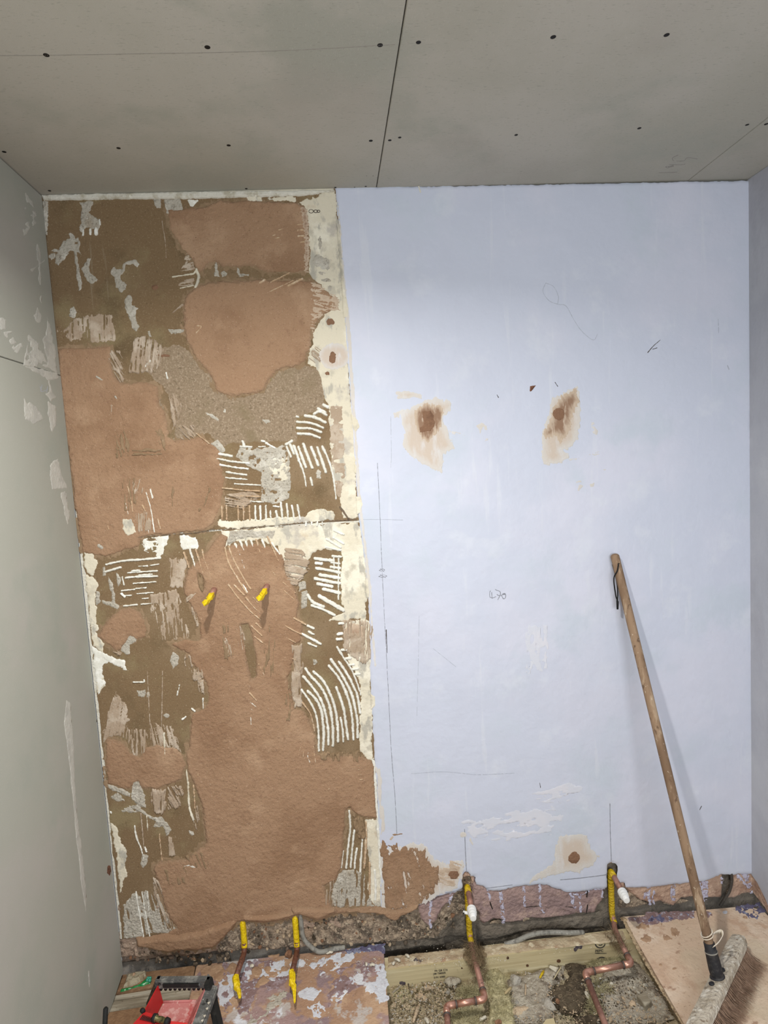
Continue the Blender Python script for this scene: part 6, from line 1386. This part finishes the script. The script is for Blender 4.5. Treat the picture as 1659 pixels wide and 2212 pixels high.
for x, y in ((1262, 792), (1242, 862), (1210, 952), (1183, 1010)):
    p = Y_(x, y, .186)
    bmh = bmesh.new()
    vv = [bmh.verts.new(p+d) for d in (Vector((-.003, 0, .0045)), Vector((.0035, .002, .004)), Vector((.001, -.005, .0045)))]
    bmh.faces.new(vv); ret = bmesh.ops.extrude_face_region(bmh, geom=bmh.faces[:])
    for g in ret['geom']:
        if isinstance(g, bmesh.types.BMVert): g.co.z -= .003
    KD(bm_obj('rail_hole', bmh, 'stone_white'))
KD(tube('rail_slot', [Y_(1246, 742, .1925), Y_(1238, 760, .1925)], .003, 'caddy_dark', None, 8))
# red box end with vents and latch
v0, v1, v2, v3 = Y_(470, 880, .188), Y_(600, 930, .186), Y_(1010, 1080, .180), Y_(300, 1060, .190)
vb = KD(prism('vent_box', [v0, Y_(560, 905, .187), Y_(600, 960, .186), Y_(760, 1000, .184), Y_(1000, 1020, .182), v2, PZ(390, 2250, .180), PZ(270, 2250, .190), v3], (0, 0, -.05), 'caddy_red', None, .0015, 'bright red vented end'))
for k in range(9):
    a = Y_(415+k*17, 985-k*2+k*6, .191); b_ = Y_(455+k*17, 930+k*5, .191)
    o = KD(tube('vent_slot', [a, b_], .0011, 'caddy_dark', None, 6))
la0, la1 = Y_(590, 965, .196), Y_(760, 1015, .194)
KD(tube('latch', [la0, la0.lerp(la1, .12), la0.lerp(la1, .18), la0.lerp(la1, .5), la0.lerp(la1, .8), la0.lerp(la1, .86), la1], [.008, .010, .0065, .008, .0065, .009, .008], 'latch_olive', None, 14, 'olive latch with black ends'))
KD(tube('latch_cap', [la0+(la0-la1).normalized()*.003, la0.lerp(la1, .14)], [.0095, .0105], 'caddy_dark', None, 14))
KD(tube('latch_cap', [la0.lerp(la1, .84), la1+(la1-la0).normalized()*.003], [.0098, .0085], 'caddy_dark', None, 14))
KD(tube('hinge_knob', [Y_(440, 870, .188), Y_(455, 885, .192)], .006, 'caddy_dark', None, 10))

# ------------------------------------------------------------------ litter in the left corner
gp = tag(patch(None, 'plastic_packet', 'green_plastic', zY([(160, 655), (300, 610), (440, 575), (540, 545), (556, 480), (545, 462), (500, 470), (420, 545), (300, 590), (180, 612)]), step=1.2, edge=((.8, 8, 8, 0),), th=6, feather=5, relief=((1.2, 10, 6, 0),), smap=fmap), 'shiny green plastic packet under a dusty scrap, by the grey wall', 'packet')
for x, y, r in ((515, 480, .006), (540, 475, .005), (535, 505, .0055), (505, 500, .005)):
    bmh = bmesh.new(); bmesh.ops.create_uvsphere(bmh, u_segments=10, v_segments=6, radius=r)
    bmesh.ops.translate(bmh, verts=bmh.verts, vec=Y_(x, y, .006))
    o = bm_obj('bubble', bmh, 'teal_bubble', gp, True)
sc = tag(patch(None, 'plaster_scrap', 'dusty_scrap', zY([(240, 432), (380, 410), (488, 396), (496, 450), (450, 500), (380, 545), (300, 580), (200, 602), (230, 530), (250, 470)]), step=1.4, edge=((1.5, 8, 8, 0), (.8, 4, 4, 0)), th=10, feather=5, relief=((2.5, 12, 8, 0), (1, 4, 4, 0)), smap=fmap), 'crumpled dusty scrap of paper lying on the green packet', 'scrap')
for poly, th in ((zY([(300, 490), (320, 440), (370, 430), (378, 465), (340, 500)]), 20), (zY([(250, 545), (280, 510), (330, 500), (310, 545)]), 16)):
    patch(sc, 'plaster_lump', 'tan_splat', poly, step=1.2, edge=((1, 6, 6, 0),), th=th, feather=8, relief=((1, 6, 6, 0),), smap=fmap)
tag(tube('metal_rod', [PY(228, 2177, -.33), PY(228.3, 2179, -.33), PY(226, 2230, -.345), PY(222, 2300, -.36)], [.0045, .0065, .0065, .0065], 'caddy_dark', None, 12), 'black metal rod standing against the grey side wall', 'rod')

# ------------------------------------------------------------------ rubble, chips, insulation and offcuts
def batt(label, poly, th, seed):
    o = patch(None, 'insulation_batt', 'insulation', poly, step=1.8, edge=((2, 16, 16, 0), (1.5, 5, 5, 0)), th=th, feather=8, relief=((th*.16, 20, 12, 40), (th*.14, 7, 4, 30)), smap=pmap)
    rg = random.Random(seed)
    me = o.data
    vs, fs = [], []
    n = len(me.vertices)
    for i in range(800):
        v_ = me.vertices[rg.randrange(n)].co
        d = Vector((rg.uniform(-1, 1), rg.uniform(-1, 1), rg.uniform(.0, .5))).normalized(); e = d.orthogonal().normalized(); q = d.cross(e)
        L_ = rg.uniform(.008, .022); w = .0004
        b = len(vs)
        for k, pt in enumerate((v_, v_+d*L_*.5+Vector((0, 0, .002)), v_+d*L_)):
            vs += [tuple(pt+e*w), tuple(pt-e*w*.5+q*w), tuple(pt-e*w*.5-q*w)]
        for k in range(2):
            for j in range(3): fs.append((b+k*3+j, b+k*3+(j+1) % 3, b+k*3+3+(j+1) % 3, b+k*3+3+j))
    f = mesh_obj('wool_fibre', vs, fs, 'insulation', o, True); f['kind'] = 'stuff'
    return tag(o, label, 'insulation')
batt('yellow mineral wool slab right of the nearer bent copper pipe', zP([(1210, 365), (1260, 375), (1370, 450), (1490, 560), (1510, 680), (1560, 820), (1600, 960), (1620, 1138), (1620, 1250), (1260, 1250), (1280, 1000), (1290, 860), (1240, 640), (1180, 440)]), 22, 1)
batt('tuft of yellow mineral wool under the copper crossbar', zP([(820, 990), (1000, 960), (1150, 990), (1190, 1060), (1180, 1250), (800, 1250), (790, 1100)]), 16, 2)
batt('olive mineral wool scrap between the joist and the copper crossbar', zP([(930, 700), (1080, 690), (1160, 740), (1180, 830), (1060, 840), (940, 830), (900, 770)]), 14, 3)
batt('yellow mineral wool patch left of the farther descending pipe', zQ([(1140, 900), (1220, 960), (1250, 1060), (1280, 1140), (1200, 1150), (1120, 1060)]), 14, 4)
batt('pale mineral wool patch at the foot of the joist by the stamp', zQ([(1160, 440), (1300, 400), (1480, 400), (1580, 420), (1560, 490), (1400, 500), (1180, 520), (1110, 490)]), 10, 5)
batt('flat pale mineral wool piece below the farther crossbar', zQ([(1220, 780), (1380, 740), (1450, 820), (1430, 930), (1330, 960), (1250, 880)]), 8, 6)

def rock(label, px, py, z, s, m, seed, rot=0, group=None, nm='rubble_stone', cat='stone', sub=2):
    r = random.Random(seed)
    bm = bmesh.new(); bmesh.ops.create_icosphere(bm, subdivisions=sub, radius=1.0)
    for v in bm.verts:
        k = 1+.22*math.sin(v.co.x*3.1+seed)+.2*math.sin(v.co.y*2.7+seed*2)+r.uniform(-.06, .06)
        v.co = Vector((v.co.x*s[0], v.co.y*s[1], v.co.z*s[2]))*k
    bmesh.ops.rotate(bm, verts=bm.verts, matrix=Matrix.Rotation(math.radians(rot), 3, 'Z'))
    o = bm_obj(nm, bm, m, None, False)
    o.location = PZ(px, py, z)
    return tag(o, label, cat, group)
rock('large rounded tan stone at the joist foot', 840+830/5.925, 2020+610/5.925, -.080, (.028, .014, .013), 'grey_soil', 3)
rock('pale pinkish tan stone left of the tan stones at the joist', 840+487/5.925, 2020+668/5.925, -.082, (.010, .009, .008), 'stone_tan', 5)
rock('flat brick-pink chip above the left pipe corner', 840+430/5.925, 2020+805/5.925, -.084, (.012, .017, .005), 'stone_tan', 6, 40)
rock('grey slab of stone beside the insulation and joist', 1080+190/5.925, 2000+690/5.925, -.072, (.022, .016, .014), 'stone_grey', 8, 30)
rock('large flat tan stone low beside the insulation', 1080+270/5.925, 2000+1090/5.925, -.080, (.024, .017, .009), 'stone_tan', 10, 10)
rock('grey stone above the timber offcut in the pit', 1080+630/5.925, 2000+1020/5.925, -.075, (.014, .020, .012), 'stone_grey', 12, 20)
rock('tan stone near the chipboard edge in the pit', 1200+600/3.614, 1800+1345/3.614, -.082, (.012, .014, .008), 'stone_tan', 13)
rock('round reddish pebble on the dark soil', 1080+735/5.925, 2000+958/5.925, -.074, (.008, .007, .006), 'stone_brown', 14)
rock('white chip beside the farther descending pipe', 1080+1120/5.925, 2000+885/5.925, -.072, (.008, .010, .005), 'stone_white', 15)
rock('white chip under the farther crossbar', 1080+1365/5.925, 2000+705/5.925, -.080, (.006, .006, .005), 'stone_white', 16)
rock('pale chip below the nearer crossbar', 840+1200/5.925, 2020+1060/5.925, -.074, (.010, .006, .005), 'stone_white', 17, 20)
rock('brown brick chip at the bottom by the insulation', 840+1395/5.925, 2020+1110/5.925, -.062, (.011, .006, .006), 'stone_brown', 18)
rock('broken lump of plaster on the masonry ledge', 470+1100/7.213, 1950+810/7.213, .012, (.012, .009, .012), 'stone_brown', 19)
# remaining small chips
rg = random.Random(21)
zones = [((850, 2125, 985, 2205), 52, ('stone_tan', 'stone_grey', 'stone_white', 'stone_tan')), ((925, 2115, 970, 2140), 22, ('stone_white', 'stone_tan')), ((1310, 2150, 1420, 2208), 62, ('stone_tan', 'stone_tan', 'stone_grey')), ((1110, 2105, 1190, 2205), 40, ('stone_grey', 'stone_white', 'stone_tan')), ((1200, 2100, 1280, 2205), 34, ('stone_tan', 'dark_soil', 'stone_grey', 'dark_soil')), ((1290, 2110, 1400, 2160), 24, ('stone_grey', 'stone_white')), ((1060, 2150, 1100, 2210), 10, ('stone_tan', 'stone_white'))]
cnt = 0
for (x0, y0, x1, y1), n, ms in zones:
    for i in range(n):
        px, py = rg.uniform(x0, x1), rg.uniform(y0, y1)
        m = rg.choice(ms)
        o = bpy.data.objects.new('rubble_chip', rg.choice(STONES[m])); COL.objects.link(o)
        s = rg.choice((.0022, .0028, .0035, .0045, .006))*rg.uniform(.8, 1.25)
        o.location = PZ(px, py, -.079+s*.3); o.scale = (s*rg.uniform(1, 1.5), s, s*.8); o.rotation_euler = (rg.uniform(-.4, .4), rg.uniform(-.4, .4), rg.uniform(0, 6))
        tag(o, 'small chip of broken rubble on the pit bottom', 'rubble', 'small rubble chips in the pit')
# finer gravel and crumbs nobody could count: one object of stuff
def gravel(name, label, zones, n, m, z0, seed, smin=.0010, smax=.0030, par=None):
    r = np.random.RandomState(seed)
    octa = np.array([(1, 0, 0), (-1, 0, 0), (0, 1, 0), (0, -1, 0), (0, 0, 1), (0, 0, -1)], float)
    tri = np.array([(0, 2, 4), (2, 1, 4), (1, 3, 4), (3, 0, 4), (2, 0, 5), (1, 2, 5), (3, 1, 5), (0, 3, 5)])
    V, F_ = [], []
    for i in range(n):
        x0, y0, x1, y1 = zones[i % len(zones)]
        c = on_z(np.array(r.uniform(x0, x1)), np.array(r.uniform(y0, y1)), z0)
        a = r.uniform(0, 6.28); ca, sa = math.cos(a), math.sin(a)
        o = octa*r.uniform(.6, 1.3, (6, 3))*(smin+(smax-smin)*r.rand()**2)*np.array([1.5, 1, .8])
        o = np.stack([o[:, 0]*ca-o[:, 1]*sa, o[:, 0]*sa+o[:, 1]*ca, o[:, 2]+.001], 1)
        V.append(o+c); F_.append(tri+6*i)
    return tag(mesh_obj(name, np.concatenate(V), np.concatenate(F_), m, par or pb, False), label, kind='stuff')
gravel('gravel', 'fine tan gravel strewn over the pit bottom', [(846, 2112, 985, 2212), (1300, 2120, 1450, 2212), (1110, 2100, 1270, 2212), (846, 2130, 1300, 2212)], 1500, 'stone_tan', -.079, 1)
gravel('gravel', 'fine grey gravel strewn over the pit bottom', [(846, 2112, 985, 2212), (1280, 2110, 1430, 2212), (1105, 2100, 1210, 2212)], 1100, 'stone_grey', -.079, 2)
gravel('gravel', 'fine dark crumbs of soil in the pit', [(1195, 2085, 1290, 2212), (860, 2120, 1000, 2200), (1290, 2110, 1400, 2180)], 900, 'dark_soil', -.077, 3)
gravel('plaster_crumbs', 'pale plaster crumbs on the joist top', [(845, 2068, 1100, 2080), (900, 2062, 1320, 2040), (842, 2068, 1000, 2088)], 220, 'stone_white', -.0165, 4, .0007, .0020, J1)
gravel('plaster_crumbs', 'pale plaster crumbs on the painted sheet', [(560, 2072, 830, 2110), (600, 2068, 825, 2090)], 140, 'stone_white', .0005, 5, .0007, .0020, SL)
# timber offcuts and splinters
def block(label, corners, z, h, m, nm='timber_offcut', cat='offcut', bev=.0012):
    P = [PZ(x, y, z) for x, y in corners]
    return tag(prism(nm, P, (0, 0, -h), m, None, bev), label, cat)
block('short sawn timber block lying in the pit by the chipboard', zR([(632, 1262), (690, 1240), (752, 1305), (700, 1345)]), -.058, .030, 'grey_wood')
block('timber offcut at the bottom edge of the pit', zQ([(590, 1190), (690, 1175), (720, 1290), (520, 1290)]), -.060, .025, 'joist_wood')
block('flat board scrap left of the timber offcut', zQ([(640, 500), (750, 530), (715, 585), (625, 525)]), -.070, .004, 'stone_white', 'board_scrap', 'scrap')
def splinter(label, p0, p1, r, m, z=-.076, nm='wood_splinter'):
    a, b = PZ(*p0, z), PZ(*p1, z+.004)
    return tag(tube(nm, [a, a.lerp(b, .2), a.lerp(b, .55)+Vector((.001, 0, .002)), a.lerp(b, .85), b], [r*.4, r, r*.9, r*.8, r*.2], m, None, 5), label, 'splinter')
s1 = zQ([(565, 570), (508, 670), (790, 515), (690, 680), (150, 785), (60, 870), (330, 740), (325, 890)])
splinter('orange splinter of wood at the joist foot', s1[0], s1[1], .0045, 'yellow_wrap')
splinter('thin pale splinter leaning by the dark soil', s1[2], s1[3], .0022, 'joist_wood')
splinter('short curved splinter on the insulation edge', s1[4], s1[5], .005, 'joist_wood', -.060)
splinter('pale bent splinter on grey dust', s1[6], s1[7], .0035, 'stone_tan')
s2 = zP([(375, 905), (310, 1120), (130, 672), (40, 740), (460, 1060), (510, 1130)])
splinter('long curled wood shaving at the left of the pit', s2[0], s2[1], .006, 'stone_tan')
splinter('grey splinter in the left corner of the pit', s2[2], s2[3], .004, 'grey_wood')
splinter('white curled flake near the left sheet', s2[4], s2[5], .006, 'stone_white')
s3 = zP([(210, 250), (262, 285), (70, 300), (145, 335), (45, 380), (75, 340)])
for lab, a, b in (('broken cream flake on the joist, nearest the wall', s3[0], s3[1]), ('long cream flake on the joist beside the left sheet', s3[2], s3[3]), ('small folded cream flake on the joist front edge', s3[4], s3[5])):
    splinter(lab, a, b, .005, 'stone_white', -.013, 'plaster_flake')
for lab, z, a, b, r in (('white plaster flake on the left sheet corner', zT, (765, 1022), (830, 1018), .005), ('upright white flake on the painted sheet', zT, (722, 995), (728, 1030), .005), ('pale square flake between the taped pipes', zU, (505, 990), (565, 985), .006), ('crescent white flake behind the taped pipe', zT, (240, 880), (330, 865), .005)):
    P = z([a, b]); splinter(lab, P[0], P[1], r, 'stone_white', .004, 'plaster_flake')
